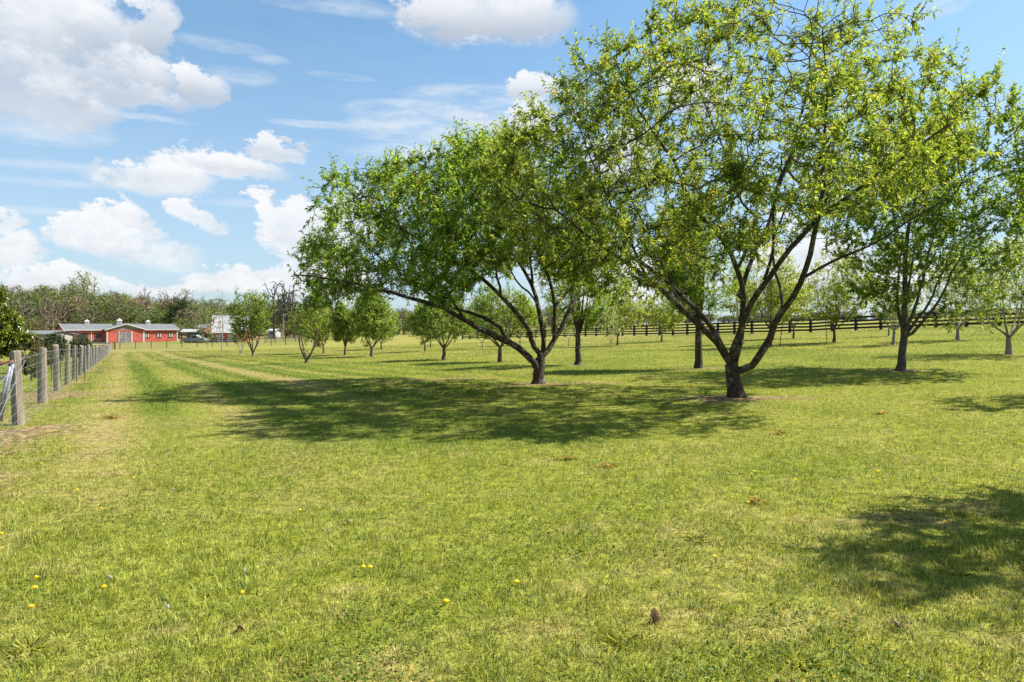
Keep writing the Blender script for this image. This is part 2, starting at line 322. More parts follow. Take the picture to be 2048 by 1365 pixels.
# ------------------------------------------------------------------ orchard layout (base pixel, crown box in pixels)
#  base x, base y, crown left, right, top, bottom, trunk diameter m, kind, leaves, label
ORCH = [
 (1397,737,1318,1475,395,640,.24,'dark',15000,'straight dark trunked tree just behind and left of the big right tree'),
 (1155,730,1085,1235,470,655,.22,'dark',9000,'upright tree with bunched rising limbs right of the wide low tree'),
 (1799,742,1655,2100,170,655,.22,'green',42000,'tall full green tree with a lichened trunk near the right edge'),
 (2018,709,1895,2125,475,665,.19,'pale',11000,'pale barked tree half cut off by the right picture edge'),
 (1915,680,1850,1985,520,648,.17,'pale',7000,'pale barked tree against the black fence between the two right-hand trees'),
 (1787,690,1745,1850,560,650,.15,'pale',3500,'slim tree almost hidden behind the tall green tree trunk'),
 (1777,673,1745,1815,585,650,.10,'pale',1800,'thin far tree at the black fence left of the tall green trunk'),
 (1668,685,1595,1745,505,650,.16,'yellow',8000,'leaning young tree beside an upright steel stake before the black fence'),
 (1587,677,1530,1645,560,645,.14,'yellow',5000,'small tree between the two steel stakes near the black fence'),
 (1541,694,1475,1610,500,650,.17,'yellow',6500,'tree beside the tilted steel stake, seen past the curved right limb'),
 (1486,688,1445,1530,540,650,.16,'yellow',3500,'far tree seen through the fork of the big right tree'),
 (1324,684,1275,1372,585,660,.13,'yellow',4000,'round small tree under the long left limb of the big right tree'),
 (1235,691,1185,1290,560,665,.15,'yellow',5000,'pale trunked tree left of the low black fence step'),
 (1222,698,1190,1255,620,675,.07,'pale',1200,'crooked sapling in front of the pale trunked tree'),
 (1137,693,1115,1160,625,672,.06,'pale',700,'thin straight sapling left of the upright tree with bunched limbs'),
 (1071,685,1050,1095,630,670,.07,'pale',700,'tiny tree seen just above the fork of the wide low tree'),
 (1040,692,1005,1075,600,670,.10,'yellow',2200,'small tree seen between the left limbs of the wide low tree'),
 (1000,725,930,1070,575,685,.18,'bright',7500,'bright green tree behind the lowest left limb of the wide low tree'),
 (965,698,930,998,615,680,.09,'pale',1500,'small pale sapling beneath the lowest left limb'),
 (888,720,828,948,590,688,.19,'bright',9000,'round bright green tree standing alone below the left canopy'),
 (850,703,812,885,605,680,.14,'bright',3800,'small green tree left of and behind the lone round tree'),
 (860,695,845,900,620,678,.11,'bright',1800,'farthest little tree directly behind the small green tree'),
 (762,699,722,805,610,682,.13,'bright',4200,'yellow green tree right of the dense tree, farther back'),
 (743,714,694,792,580,690,.19,'bright',9500,'densest dark green tree in the row under the left canopy'),
 (690,711,658,728,590,688,.16,'bright',6000,'green tree with a slightly leaning trunk, next left of the densest one'),
 (647,707,600,682,590,686,.16,'yellow',6000,'yellowish tree behind the open many-stemmed one'),
 (613,727,576,654,605,700,.20,'multi',4200,'open many-stemmed tree with bare lower stems, left of the row'),
 (506,712,455,548,582,690,.22,'multi',9500,'tallest leafy many-stemmed tree near the white roofed barn'),
 (481,710,456,505,630,690,.13,'palemulti',2600,'small silvery tree in front of the white barn roof'),
 (444,702,412,476,570,680,.14,'bare',60,'tall leafless slender tree in front of the white barn roof'),
 (416,697,378,440,600,685,.10,'sparse',1300,'nearly leafless thin tree left of the tall leafless one'),
]
for i, t in enumerate(ORCH): pass
BASES = [ground_px(t[0], t[1]) for t in ORCH]
B1 = ground_px(1472, 795); B2 = ground_px(1076, 768)
print('big trees', B1, B2)

# ------------------------------------------------------------------ lawn masks
FX, FS = -1.67, .573                         # the wire fence line: x = FX - FS*y
def masks(x, y):
    u = ((x-FX)+FS*y)/1.1526; v = (y-FS*(x-FX))/1.1526
    near = ss(y, 4.5, 10)
    wob = (fbm(x, y, .09, 11, 2)-.5)*.6
    uu = u+wob
    lane = np.exp(-((uu-1.3)/.42)**2)*.62+np.exp(-((uu-5.8)/.4)**2)*1.0*ss(y, 12, 22)+np.exp(-((uu-3.3)/.25)**2)*.4+np.exp(-((uu-7.8)/.25)**2)*.45*ss(y, 14, 22)
    st = np.clip(lane*near*(fbm(x, y, 1.1, 21, 3)*2.2-.2), 0, 1)
    patch = ss(fbm(x, y, .45, 31, 4), .50, .70)*.22+ss(fbm(x, y, 2.2, 41, 3), .56, .76)*.55+ss(fbm(x, y, 7., 43, 2), .60, .85)*.7
    left = ss(-x+.25*y, 0.5, 6)*ss(y, 18, 9)*ss(fbm(x, y, .9, 51, 3), .42, .66)*.12
    far = ss(y, 25, 80)*.32
    straw = np.clip(st*1.1+patch*.7*(1-.5*near)+left+far*fbm(x, y, .1, 61, 3)*2, 0, 1)
    g_ = lambda c, w: np.exp(-((uu-c)/w)**4)
    band = np.clip(g_(.55, .25)*.5+g_(2.2, .35)+g_(3.95, .3)+g_(4.95, .3)+g_(6.55, .35)+g_(7.35, .22)*.8+g_(8.6, .4)*.8+g_(10.2, .4)*.6+g_(12, .45)*.5, 0, 1)*ss(y, 7, 16)*(.75+.4*fbm(x, y, .8, 23, 2))
    lush = np.clip(band*1.0+ss(fbm(x, y, .22, 71, 3), .48, .7)*.45+ss(x-1.2*y+2, 0, 8)*.0, 0, 1)
    soil = np.clip(lane*near*ss(fbm(x, y, 2.4, 25, 3), .45, .75), 0, 1)*.7
    spots = [(B1.x-.1, B1.y-.3, 1.5, .62), (B2.x, B2.y-.2, 1.3, .6), (B2.x-2.6, B2.y+2.2, 1.7, .35), (B2.x+1.4, B2.y-.1, .9, .3)]
    for (t, p) in zip(ORCH, BASES): spots.append((p.x, p.y-.1, .30+t[6]*1.9, .25+t[6]*1.2))
    e = fbm(x, y, 3.0, 81, 3)
    for (a, c, r1, r2) in spots:
        q = np.hypot((x-a)/r1, (y-c)/r2); soil = np.maximum(soil, ss(q+(e-.5)*1.4, 1.15, .5)*.95)
    soil = np.maximum(soil, ss(np.abs(u)*1.0+(e-.5)*1.6+(fbm(x, y, .5, 83, 2)-.5)*1.4, .75, .1)*.75*ss(v, 5, 9))
    gp = ground_px(20, 868); soil = np.maximum(soil, ss(np.hypot((x-gp.x)/1.2, (y-gp.y)/.9)+(e-.5)*1.4, 1, .4)*.9)
    gp = ground_px(0, 895); soil = np.maximum(soil, ss(np.hypot((x-gp.x)/.35, (y-gp.y)/.5)+(e-.5)*1.4, 1, .4)*.9)
    for (a, c, r1) in ((1065,1268,.16),(1170,1075,.0),(330,1265,.1),(1845,1040,.5),(1935,1020,.4),(225,838,.4),(700,1060,.07)):
        if r1:
            gp = ground_px(a, c); soil = np.maximum(soil, ss(np.hypot((x-gp.x)/r1, (y-gp.y)/r1*1.2)+(e-.5)*1.2, 1, .3)*.55)
    rr_ = np.hypot(x, y); soil = np.maximum(soil, ss(rr_, 190, 215)*ss(x/np.maximum(y, 1), -.24, -.30)*.7)
    return straw, soil, lush

# ------------------------------------------------------------------ ground sheet
ys = np.concatenate([-40+np.linspace(0, 1, 30)[:-1]*42, 2+(np.exp(np.linspace(0, math.log(1+3500/9), 400))-1)*9])
xs = 6*np.sinh(np.linspace(-1, 1, 421)*math.asinh(3500/6))
GX, GY = np.meshgrid(xs, ys); GZ = hgt(GX, GY)
nx, ny = len(xs), len(ys); ii = (np.arange(ny-1)[:, None]*nx+np.arange(nx-1)[None, :]).ravel()
s_, o_, l_ = masks(GX.ravel(), GY.ravel())
ground = mesh_np('ground', np.c_[GX.ravel(), GY.ravel(), GZ.ravel()], quads=np.c_[ii, ii+1, ii+nx+1, ii+nx], mat=M['lawn'], attrs=dict(straw=s_, soil=o_, lush=l_), smooth=True)
tag(ground, 'mown grass paddock sloping down to the left', kind='structure')

# ------------------------------------------------------------------ grass blades
def leaves(pos, dr, up, L, Wd, rg, droop=.35):
    n = len(pos); dr = dr/(np.linalg.norm(dr, axis=1)[:, None]+1e-9); sd_ = np.cross(dr, up); sd_ /= np.linalg.norm(sd_, axis=1)[:, None]+1e-9; nn = np.cross(sd_, dr)
    L = L[:, None]; Wd = Wd[:, None]; mid = pos+dr*L*.45+nn*L*.06
    a = mid+sd_*Wd*.5+nn*Wd*.18; c = mid-sd_*Wd*.5+nn*Wd*.18; tip = pos+dr*L-np.array([0, 0, 1.])*L*droop*rg.random((n, 1))
    V = np.stack([pos, a, tip, c], 1).reshape(-1, 3); k = np.arange(n)[:, None]*4
    return V, np.concatenate([k+np.array([0, 1, 2]), k+np.array([0, 2, 3])], 1).reshape(-1, 3)
def grass():
    N = 1000000
    q = rng.random(N); e_ = -0.75                            # depth density ~ d^(e_) over the widening wedge
    d0, d1 = 2.4, 95.
    k = e_+1; d = (d0**k+q*(d1**k-d0**k))**(1/k)
    x = (rng.random(N)*2-1)*(d*.80+1.0); y = d
    straw, soil, lush = masks(x, y)
    dens = fbm(x, y, 3.5, 91, 3)
    keep = (rng.random(N) > soil*.92) & (rng.random(N) < .55+dens*.9); x, y, d, straw, soil, lush, dens = [a[keep] for a in (x, y, d, straw, soil, lush, dens)]
    n = len(x); z = hgt(x, y)-.004
    tall = ss(fbm(x, y, 2.6, 95, 2), .60, .85)*ss(d, 30, 5)
    L = (.024+.036*rng.random(n)**1.5+.05*tall*rng.random(n)+.016*lush)*(1+d*.012); L *= 1-.45*straw; L *= .65+.75*vnoise(x, y, 11., 137)
    rare = rng.random(n) < .006; L = np.where(rare & (d < 25), L*2.1, L)
    Wd = np.maximum(.0032+.0022*rng.random(n), d*.00052*(.7+.6*rng.random(n)))
    th = rng.random(n)*2*np.pi; lean = np.clip(.3+1.15*rng.random(n)+.0*d, 0, 1.5)
    cl = fbm(x, y, 5., 97, 2)*4*np.pi; th = np.where(rng.random(n) < .5, th, cl+rng.normal(0, .5, n))
    dx, dy = np.cos(th), np.sin(th); fa = th+np.pi/2+rng.normal(0, .5, n); sx, sy = np.cos(fa), np.sin(fa)
    ck = vnoise(x, y, 9., 131)*.6+vnoise(x, y, 22., 133)*.4; tint = np.clip(rng.normal(.40, .25, n)+straw*.12+(ck-.5)*.35*ss(d, 25, 6), 0, 1)
    nearm = d < 9
    def col(a, *c): return np.stack(c, 1)
    base = np.stack([x, y, z], 1); side = np.stack([sx, sy, 0*sx], 1); out = np.stack([dx, dy, 0*dx], 1); up = np.array([0, 0, 1.])
    s1 = np.sin(lean*.5)[:, None]; c1 = np.cos(lean*.5)[:, None]; s2 = np.sin(lean*1.25)[:, None]; c2 = np.cos(lean*1.25)[:, None]
    L_ = L[:, None]; W_ = Wd[:, None]
    p0 = base-side*W_*.5; p1 = base+side*W_*.5
    mid = base+(out*s1+up*c1)*L_*.55; tip = mid+(out*s2+up*c2)*L_*.5
    m0 = mid-side*W_*.42; m1 = mid+side*W_*.42
    a = nearm
    V1 = np.stack([p0[a], p1[a], m1[a], m0[a], tip[a]], 1).reshape(-1, 3); n1_ = a.sum(); k1 = np.arange(n1_)[:, None]*5
    quads = k1+np.array([0, 1, 2, 3]); t1 = k1+np.array([3, 2, 4])
    f = ~a; tipf = base+(out*np.sin(lean*.8)[:, None]+up*np.cos(lean*.8)[:, None])*L_
    V2 = np.stack([p0[f], p1[f], tipf[f]], 1).reshape(-1, 3); t2 = n1_*5+np.arange(f.sum())[:, None]*3+np.array([0, 1, 2])
    rep = lambda v: np.concatenate([np.repeat(v[a], 5), np.repeat(v[f], 3)])
    m_ = 52000; wd = 2.5+rng.random(m_)**1.5*16; wx = (rng.random(m_)*2-1)*(wd*.8+.8); kp = (vnoise(wx, wd, 1.7, 151) > .52) & (vnoise(wx, wd, .35, 153) > .35); wx, wd = wx[kp], wd[kp]; m_ = len(wx)
    wp = np.stack([wx, wd, hgt(wx, wd)+.012+.02*rng.random(m_)], 1); dr_ = rng.normal(0, 1, (m_, 3)); dr_[:, 2] = np.abs(dr_[:, 2])*.3; wl = .014+.022*rng.random(m_)
    VW, TW = leaves(wp, dr_, np.tile((0., 0, 1), (m_, 1))+rng.normal(0, .25, (m_, 3)), wl, wl*.55, rng, .3); wtint = np.repeat(np.clip(rng.normal(.35, .2, m_), 0, .72), 4); ws, wo, wlu = [np.repeat(q_, 4) for q_ in masks(wx, wd)]
    nv = len(V1)+len(V2); VX = [V1, V2, VW]; TX = [t1, t2, TW+nv]
    rep0 = rep; ext = dict(tint=np.concatenate([rep0(tint), wtint]), straw=np.concatenate([rep0(straw), ws*0]), soil=np.concatenate([rep0(soil*.5), wo*0]), lush=np.concatenate([rep0(lush), np.full(len(VW), .9)]))
    o = mesh_np('grass', np.concatenate(VX), tris=np.concatenate(TX), quads=quads, mat=M['blades'], attrs=ext)
    tag(o, 'short mown sunlit green lawn grass with straw flecks', 'grass', kind='stuff')
grass()

# ------------------------------------------------------------------ trees
def tubes(chains, seed=0, rough=0.0):
    VV = []; QQ = []; k = 0
    for pts, rad, n in chains:
        pts = np.asarray(pts, float); rad = np.asarray(rad, float); m = len(pts)
        T = np.gradient(pts, axis=0); T /= np.linalg.norm(T, axis=1)[:, None]+1e-9
        a = np.cross(T[0], (0.31, 0.9, .1) if abs(T[0][1]) < .8 else (1, .1, .2)); a /= np.linalg.norm(a); A = np.empty((m, 3))
        for i in range(m):
            a = a-T[i]*(a@T[i]); a /= np.linalg.norm(a)+1e-9; A[i] = a
        Bn = np.cross(T, A); t = np.arange(n)*2*np.pi/n
        rr = rad[:, None]*np.ones(n)
        if rough and rad.max() > .03:
            rr = rr*(1+rough*(vnoise(np.cos(t)[None, :]*1.6+5, np.sin(t)[None, :]*1.6+np.cumsum(np.ones(m))[:, None]*.55, 1.0, seed)-.5)*2)
        ring = pts[:, None, :]+rr[:, :, None]*(A[:, None, :]*np.cos(t)[None, :, None]+Bn[:, None, :]*np.sin(t)[None, :, None])
        VV.append(ring.reshape(-1, 3)); i = (np.arange(m-1)[:, None]*n); j = np.arange(n)[None, :]
        QQ.append((np.stack([i+j, i+(j+1) % n, i+n+(j+1) % n, i+n+j], -1)+k).reshape(-1, 4)); k += m*n
    return np.concatenate(VV), np.concatenate(QQ)
def colonize(nodes, par, lim, att, step, di, dk, iters, rg, upb=.12, jit=.18):
    nodes = np.array(nodes, float); par = list(par); lim = list(lim); att = np.array(att)
    D = np.full(len(att), 1e9); NI = np.zeros(len(att), int)
    def upd(a0):
        new = nodes[a0:]
        for s in range(0, len(new), 400):
            dd = np.linalg.norm(att[:, None]-new[None, s:s+400], axis=2); j = dd.argmin(1); v = dd[np.arange(len(att)), j]; better = v < D
            D[better] = v[better]; NI[better] = a0+s+j[better]
    upd(0)
    for it in range(iters):
        al = D > dk; att = att[al]; D = D[al]; NI = NI[al]
        if len(att) == 0: break
        ac = D < di
        if not ac.any(): di *= 1.5; continue
        ids, inv = np.unique(NI[ac], return_inverse=True); dv = (att[ac]-nodes[NI[ac]])/D[ac][:, None]
        S = np.zeros((len(ids), 3)); np.add.at(S, inv, dv); S /= np.linalg.norm(S, axis=1)[:, None]+1e-9
        S += rg.normal(0, jit, S.shape)+np.array([0, 0, upb]); S /= np.linalg.norm(S, axis=1)[:, None]
        a0 = len(nodes); nodes = np.concatenate([nodes, nodes[ids]+S*step]); par += list(ids); lim += [lim[i] for i in ids]
        upd(a0)
        if len(nodes) > 9000: break
    return nodes, par, lim
def grow(root, limbs, att, step, di, dk, iters, seed, r_trunk, r_tip, fixed, leafn, leafL, leafW, shoot, parent, barkm, leafm, split=False, rough=.0, tintmu=.5, tintsd=.2, upb=.12, droop=.35, sides=(10,6,4), leafup=.5, gap=.62):
    """limbs: list of (parent_limb, start_fraction, polyline[(x,y,z)], r0, r1)"""
    rg = np.random.default_rng(seed)
    nodes, par, lim, fr = [], [], [], []
    ends = {}
    for li, (pl, polyl, r0, r1) in enumerate(limbs):
        pts = [np.array(p, float) for p in polyl]; seq = [pts[0]]
        for p, q in zip(pts, pts[1:]):
            m = max(1, int(np.linalg.norm(q-p)/step)); seq += [p+(q-p)*(j+1)/m for j in range(m)]
        # gentle smoothing and kinks
        seq = np.array(seq)
        for _ in range(2): seq[1:-1] = (seq[:-2]+2*seq[1:-1]+seq[2:])/4
        seq[1:-1] += rg.normal(0, step*.05, seq[1:-1].shape)
        if pl < 0: pi = -1
        else:
            cand = [i for i, l in enumerate(lim) if l == pl]; pi = min(cand, key=lambda i: np.linalg.norm(nodes[i]-seq[0]))
            if np.linalg.norm(nodes[pi]-seq[0]) < step*.6 and len(seq) > 2: seq = seq[1:]
        for j, p in enumerate(seq):
            nodes.append(p); par.append(pi); lim.append(li); fr.append(r0+(r1-r0)*j/max(1, len(seq)-1)); pi = len(nodes)-1
    nf = len(nodes)
    nodes, par, lim = colonize(nodes, par, lim, att, step, di, dk, iters, rg, upb)
    n = len(nodes); par = np.array(par); kids = [[] for _ in range(n)]
    for i in range(n):
        if par[i] >= 0: kids[par[i]].append(i)
    cnt = np.zeros(n)
    for i in range(n-1, -1, -1):
        if not kids[i]: cnt[i] = 1
        if par[i] >= 0: cnt[par[i]] += cnt[i]
    ex = math.log(max(2, cnt[0]))/math.log(r_trunk/r_tip); rad = r_tip*cnt**(1/ex)
    for i in range(nf): rad[i] = max(rad[i], fr[i]) if fixed else rad[i]
    if fixed: rad[:nf] = np.array(fr)
    for i in range(n):
        if par[i] >= 0: rad[i] = min(rad[i], rad[par[i]]*(1.0 if lim[i] == lim[par[i]] else 1.2))
    hb = nodes[:, 2]-root[2]; l0 = np.array(lim) == 0; rad = np.where(l0 & (hb < .6), rad*(1+.42*np.exp(-np.maximum(hb, 0)/.10)), rad)
    # chains
    chains = {}
    stack = [(0, -1)]
    while stack:
        s, p = stack.pop(); ch = [s]; i = s
        while kids[i]:
            ks = sorted(kids[i], key=lambda j: -(cnt[j]+(1e6 if lim[j] == lim[i] and j < nf else 0))); i2 = ks[0]
            if lim[i2] != lim[i] and i < nf and i2 < nf: 
                for j in ks: stack.append((j, i))
                break
            for j in ks[1:]: stack.append((j, i))
            ch.append(i2); i = i2
        pts = [nodes[j] for j in ch]; rr = [rad[j] for j in ch]
        if p >= 0: pts = [nodes[p]]+pts; rr = [min(rad[p], rr[0]*1.15)]+rr
        if len(pts) > 1:
            m = rr[0]; sd = sides[0] if m > .05 else sides[1] if m > .018 else sides[2]
            chains.setdefault(lim[s], []).append((pts, rr, sd))
    # shoots at thin nodes
    thin_ = np.where((rad < r_tip*3.2) & (np.arange(n) >= min(nf, n-1)))[0]
    per = 17 if leafn > 60000 else 12 if leafn > 3000 else 9
    ns = max(1, int(leafn/per)); tp = nodes[thin_]; fq = .9/max(step*4, .5)
    wt = (np.clip(vnoise(tp[:, 0]*fq+seed, tp[:, 2]*fq+tp[:, 1]*fq*1.3, 1., seed+9)*1.5+vnoise(tp[:, 0]*fq*2.2+tp[:, 1], tp[:, 2]*fq*2.2, 1., seed+19)*.8-gap, .03, 1.4))**1.3*(.4+.6*(cnt[thin_] <= 3)); pk = rg.choice(thin_, ns, p=wt/wt.sum()); pd = nodes[pk]-nodes[par[pk]]; pd /= np.linalg.norm(pd, axis=1)[:, None]+1e-9
    sdv = pd*.6+rg.normal(0, .55, (ns, 3))+np.array([0, 0, leafup]); sdv /= np.linalg.norm(sdv, axis=1)[:, None]
    sl = shoot*(.4+.9*rg.random(ns)); base = nodes[pk]
    outer = (cnt[pk] <= 1) & (rg.random(ns) < .35); sdv[outer] += np.array([0, 0, .7]); sdv /= np.linalg.norm(sdv, axis=1)[:, None]; sl[outer] *= 1.45
    t = (np.arange(per)[None]+rg.random((ns, per)))/per; fp = base[:, None]+sdv[:, None]*(sl[:, None]*t)[:, :, None]; fp = fp.reshape(-1, 3)
    ld_ = np.repeat(sdv, per, 0)*.6+rg.normal(0, .5, (ns*per, 3))+np.array([0, 0, -.15])
    upv = rg.normal(0, .55, (ns*per, 3))+np.array([0, 0, 1.])+np.array([sd_v*0.35 for sd_v in (SUN.x, SUN.y, 0)])
    Ls = leafL*(.6+.6*rg.random(ns*per)); V, T_ = leaves(fp, ld_, upv, Ls, Ls*leafW*(.8+.4*rg.random(ns*per)), rg, droop)
    tn = np.clip(np.repeat(rg.normal(tintmu, tintsd*.6, ns), per)+rg.normal(0, tintsd, ns*per), 0, 1)
    crown = mesh_np('crown', V-np.array(root), tris=T_, mat=leafm, parent=parent, attrs=dict(tint=np.repeat(tn, 4)))
    # shoot stems
    q = min(ns, 6000); a = base[:q]; c = base[:q]+sdv[:q]*sl[:q, None]; r_ = r_tip*.7
    o1 = np.cross(sdv[:q], (.3, .2, .9)); o1 /= np.linalg.norm(o1, axis=1)[:, None]; o2 = np.cross(sdv[:q], o1)
    SV = np.stack([a+o1*r_, a-o1*r_*.5+o2*r_*.87, a-o1*r_*.5-o2*r_*.87, c], 1).reshape(-1, 3); k = np.arange(q)[:, None]*4
    ST = np.concatenate([k+np.array(v) for v in ((0, 1, 3), (1, 2, 3), (2, 0, 3))], 0)
    order = sorted(chains)
    merged = {}
    for l in order:
        key = l if split else 0
        merged.setdefault(key, []).extend(chains[l])
    lk = np.array(lim)[pk[:q]]
    for key, chs in merged.items():
        V, Q = tubes(chs, seed+key, rough)
        sel = (lk == key) if split else np.ones(q, bool)
        nb = len(V); si = np.where(sel)[0]; SVs = SV.reshape(q, 4, 3)[si].reshape(-1, 3); kk = nb+np.arange(len(si))[:, None]*4
        Ts = np.concatenate([kk+np.array(v) for v in ((0, 1, 3), (1, 2, 3), (2, 0, 3))], 0) if len(si) else None
        mesh_np('trunk' if key == 0 else 'limb', np.concatenate([V, SVs])-np.array(root), tris=Ts, quads=Q, mat=barkm, parent=parent, smooth=True)
    return crown

def inpoly(px, py, poly):
    r = np.zeros(len(px), bool); n = len(poly)
    for i in range(n):
        x1, y1 = poly[i]; x2, y2 = poly[(i+1) % n]
        if y1 == y2: continue
        c = ((y1 > py) != (y2 > py)) & (px < (x2-x1)*(py-y1)/(y2-y1)+x1); r ^= c
    return r
def crownpts(poly, n, D, cx, cy, rx, ry, T, rg, under=None):
    P_ = np.array(poly, float); out = []
    while sum(map(len, out)) < n:
        px = rg.uniform(P_[:, 0].min(), P_[:, 0].max(), 4000); py = rg.uniform(P_[:, 1].min(), P_[:, 1].max(), 4000); k = inpoly(px, py, poly)
        px, py = px[k], py[k]; r = np.clip(((px-cx)/rx)**2+((py-cy)/ry)**2, 0, .97); th = T*np.sqrt(1-r)+.5
        dep = D+th*rg.uniform(-1, 1, len(px))
        if under is not None:
            rr = np.hypot((px-cx)/rx, (dep-D)/T); lowlim = under(rr); k2 = py < lowlim; px, py, dep = px[k2], py[k2], dep[k2]
        # parallel unprojection about the trunk distance, mildly widened with depth
        dd = D+(dep-D)*.5
        out.append(np.stack([(px-1024)/F*dd, dep, EYE+(HZ-py)/F*dd], 1))
    return np.concatenate(out)[:n]

def L(pts, D, dz0, dz1):                      # traced limb: pixels in the trunk's plane, leaning towards or away from the camera by dz
    n = len(pts); r = []
    for i, (px, py) in enumerate(pts):
        t = i/max(1, n-1); p = P(px, py, D); r.append((p.x, D+dz0+(dz1-dz0)*t, p.z))
    return r

# --- the two big trees
D1 = B1.y; D2 = B2.y
r1 = empty('orchard_tree', B1, 'big spreading tree with lichened limbs forking low over a thick trunk, right of centre', 'tree', 'orchard trees')
gz = (B1.z-EYE)/D1*-F+HZ
lim1 = [
 (-1, L([(1473,797),(1471,785),(1468,765),(1464,742),(1462,728)], D1, 0, 0), 0.160, 0.140),
 (0, L([(1463,733),(1449,704),(1430,684),(1402,667),(1373,640),(1338,606),(1309,585),(1275,565),(1250,546),(1205,518),(1150,485),(1100,445)], D1, 0, -1.6), 0.076, 0.019),
 (0, L([(1463,730),(1450,698),(1441,671),(1426,640),(1410,618),(1381,587),(1357,567),(1334,540),(1314,526),(1277,501),(1250,480),(1200,430),(1171,379),(1165,297),(1150,220)], D1, .05, 1.8), 0.060, 0.012),
 (0, L([(1463,728),(1455,704),(1465,675),(1475,638),(1486,608),(1500,581),(1511,563),(1530,525),(1548,505),(1575,468),(1609,434),(1661,403),(1740,340),(1800,295),(1850,262)], D1, 0, -1.6), 0.064, 0.010),
 (0, L([(1466,738),(1473,715),(1477,684),(1483,632),(1481,590),(1475,575),(1468,541),(1443,489),(1415,468),(1391,446),(1356,422),(1349,369),(1336,336),(1290,287),(1250,230),(1215,150)], D1, .05, -.9), 0.068, 0.010),
 (4, L([(1481,590),(1492,578),(1508,530),(1526,489),(1560,449),(1566,418),(1576,386),(1599,330),(1615,297),(1660,220),(1720,130),(1770,50)], D1, .1, 1.4), 0.052, 0.009),
 (0, L([(1466,745),(1478,739),(1494,733),(1508,716),(1517,698),(1515,673),(1525,651),(1537,626),(1554,604),(1570,571),(1576,545),(1581,489),(1583,470),(1595,400),(1590,320),(1592,237),(1580,120)], D1, -.05, -1.5), 0.076, 0.010),
 (6, L([(1576,560),(1592,545),(1615,530),(1640,522),(1661,512),(1690,495),(1712,470),(1750,452),(1790,420)], D1, -.8, -2.0), 0.032, 0.009),
 (4, L([(1471,545),(1490,500),(1523,443),(1541,435),(1504,396),(1491,313),(1461,214),(1442,158),(1440,60),(1450,-10)], D1, -.2, 1.9), 0.036, 0.007),
 (1, L([(1345,612),(1325,560),(1300,500),(1262,425),(1232,340),(1200,280)], D1, -.7, -.3), .034, .008),
 (1, L([(1275,565),(1245,510),(1205,450),(1165,370),(1130,300)], D1, -1.0, -2.2), .028, .008),
 (3, L([(1511,563),(1520,510),(1500,440),(1520,350),(1540,250),(1530,140)], D1, -.5, -2.2), .034, .008),
 (6, L([(1540,622),(1545,580),(1530,520),(1560,440),(1640,330),(1690,240)], D1, -.7, .6), .030, .008),
]
poly1 = [(960,345),(1015,285),(1065,235),(1112,220),(1135,135),(1175,160),(1210,110),(1255,145),(1285,70),(1340,95),(1375,30),(1425,50),(1465,-30),(1545,-25),(1600,50),(1680,0),(1715,65),(1760,90),(1745,155),(1840,165),(1850,225),(1925,235),(1930,290),(1890,345),(1850,385),(1770,415),(1690,445),(1630,505),(1560,465),(1500,495),(1400,560),(1330,600),(1240,605),(1150,585),(1060,530),(985,450)]
rgA = np.random.default_rng(101)
att1 = crownpts(poly1, 3600, D1, 1450, 350, 560, 420, 3.9, rgA, lambda r: 578-125*np.clip(1-r*1.2, 0, 1)+50*(r > .7))
grow(B1, lim1, att1, .24, 1.6, .29, 70, 11, .15, .0058, True, 118000, .100, .27, .34, r1, M['bark'], M['leaf_yellow'], split=True, rough=.10, tintmu=.54, tintsd=.24, sides=(14,7,4), gap=.74)
r2 = empty('orchard_tree', B2, 'wide low tree with five limbs fanning from a short trunk, left canopy reaching far out', 'tree', 'orchard trees')
lim2 = [
 (-1, L([(1076,771),(1077,760),(1079,745),(1080,728),(1080,716)], D2, 0, 0), 0.160, 0.136),
 (0, L([(1080,738),(1068,727),(1041,694),(1009,681),(978,667),(947,651),(916,626),(879,614),(840,600),(780,585),(700,565),(630,560)], D2, 0, -1.8), 0.092, 0.017),
 (1, L([(1020,684),(1015,672),(1002,657),(984,642),(959,628),(923,622),(880,606),(830,570),(760,520),(700,470)], D2, -.3, .8), 0.055, 0.010),
 (0, L([(1082,716),(1082,710),(1068,694),(1058,681),(1060,665),(1052,645),(1037,628),(1017,614),(1005,595),(982,575),(966,556),(950,548),(909,530),(850,490),(780,450),(730,390)], D2, .05, -1.2), 0.071, 0.010),
 (0, L([(1084,716),(1089,706),(1091,685),(1088,657),(1082,628),(1074,595),(1066,563),(1058,542),(1037,520),(1000,460),(960,390),(900,350)], D2, .1, 1.6), 0.067, 0.010),
 (4, L([(1066,563),(1068,540),(1058,505),(1052,440),(1040,350),(1020,280)], D2, .6, .4), 0.038, 0.009),
 (0, L([(1083,718),(1090,708),(1109,681),(1125,659),(1138,628),(1142,604),(1155,590),(1180,580),(1215,570),(1260,548)], D2, 0, .9), 0.071, 0.012),
 (6, L([(1109,681),(1111,665),(1107,645),(1109,612),(1105,579),(1097,560),(1084,542),(1070,500),(1090,420),(1100,330)], D2, .1, -1.4), 0.050, 0.009),
 (7, L([(1110,612),(1134,587),(1154,563),(1173,548),(1190,520),(1200,470),(1190,390),(1175,310)], D2, -.2, 1.2), 0.042, 0.009),
 (1, L([(930,634),(895,580),(850,520),(800,440),(770,380)], D2, -.9, -2.0), .032, .008),
 (3, L([(1005,595),(990,540),(985,470),(940,400),(915,330)], D2, -.6, -.2), .034, .008),
 (4, L([(1082,628),(1072,590),(1030,560),(1010,500),(985,430),(990,350)], D2, .4, 2.2), .030, .008),
]
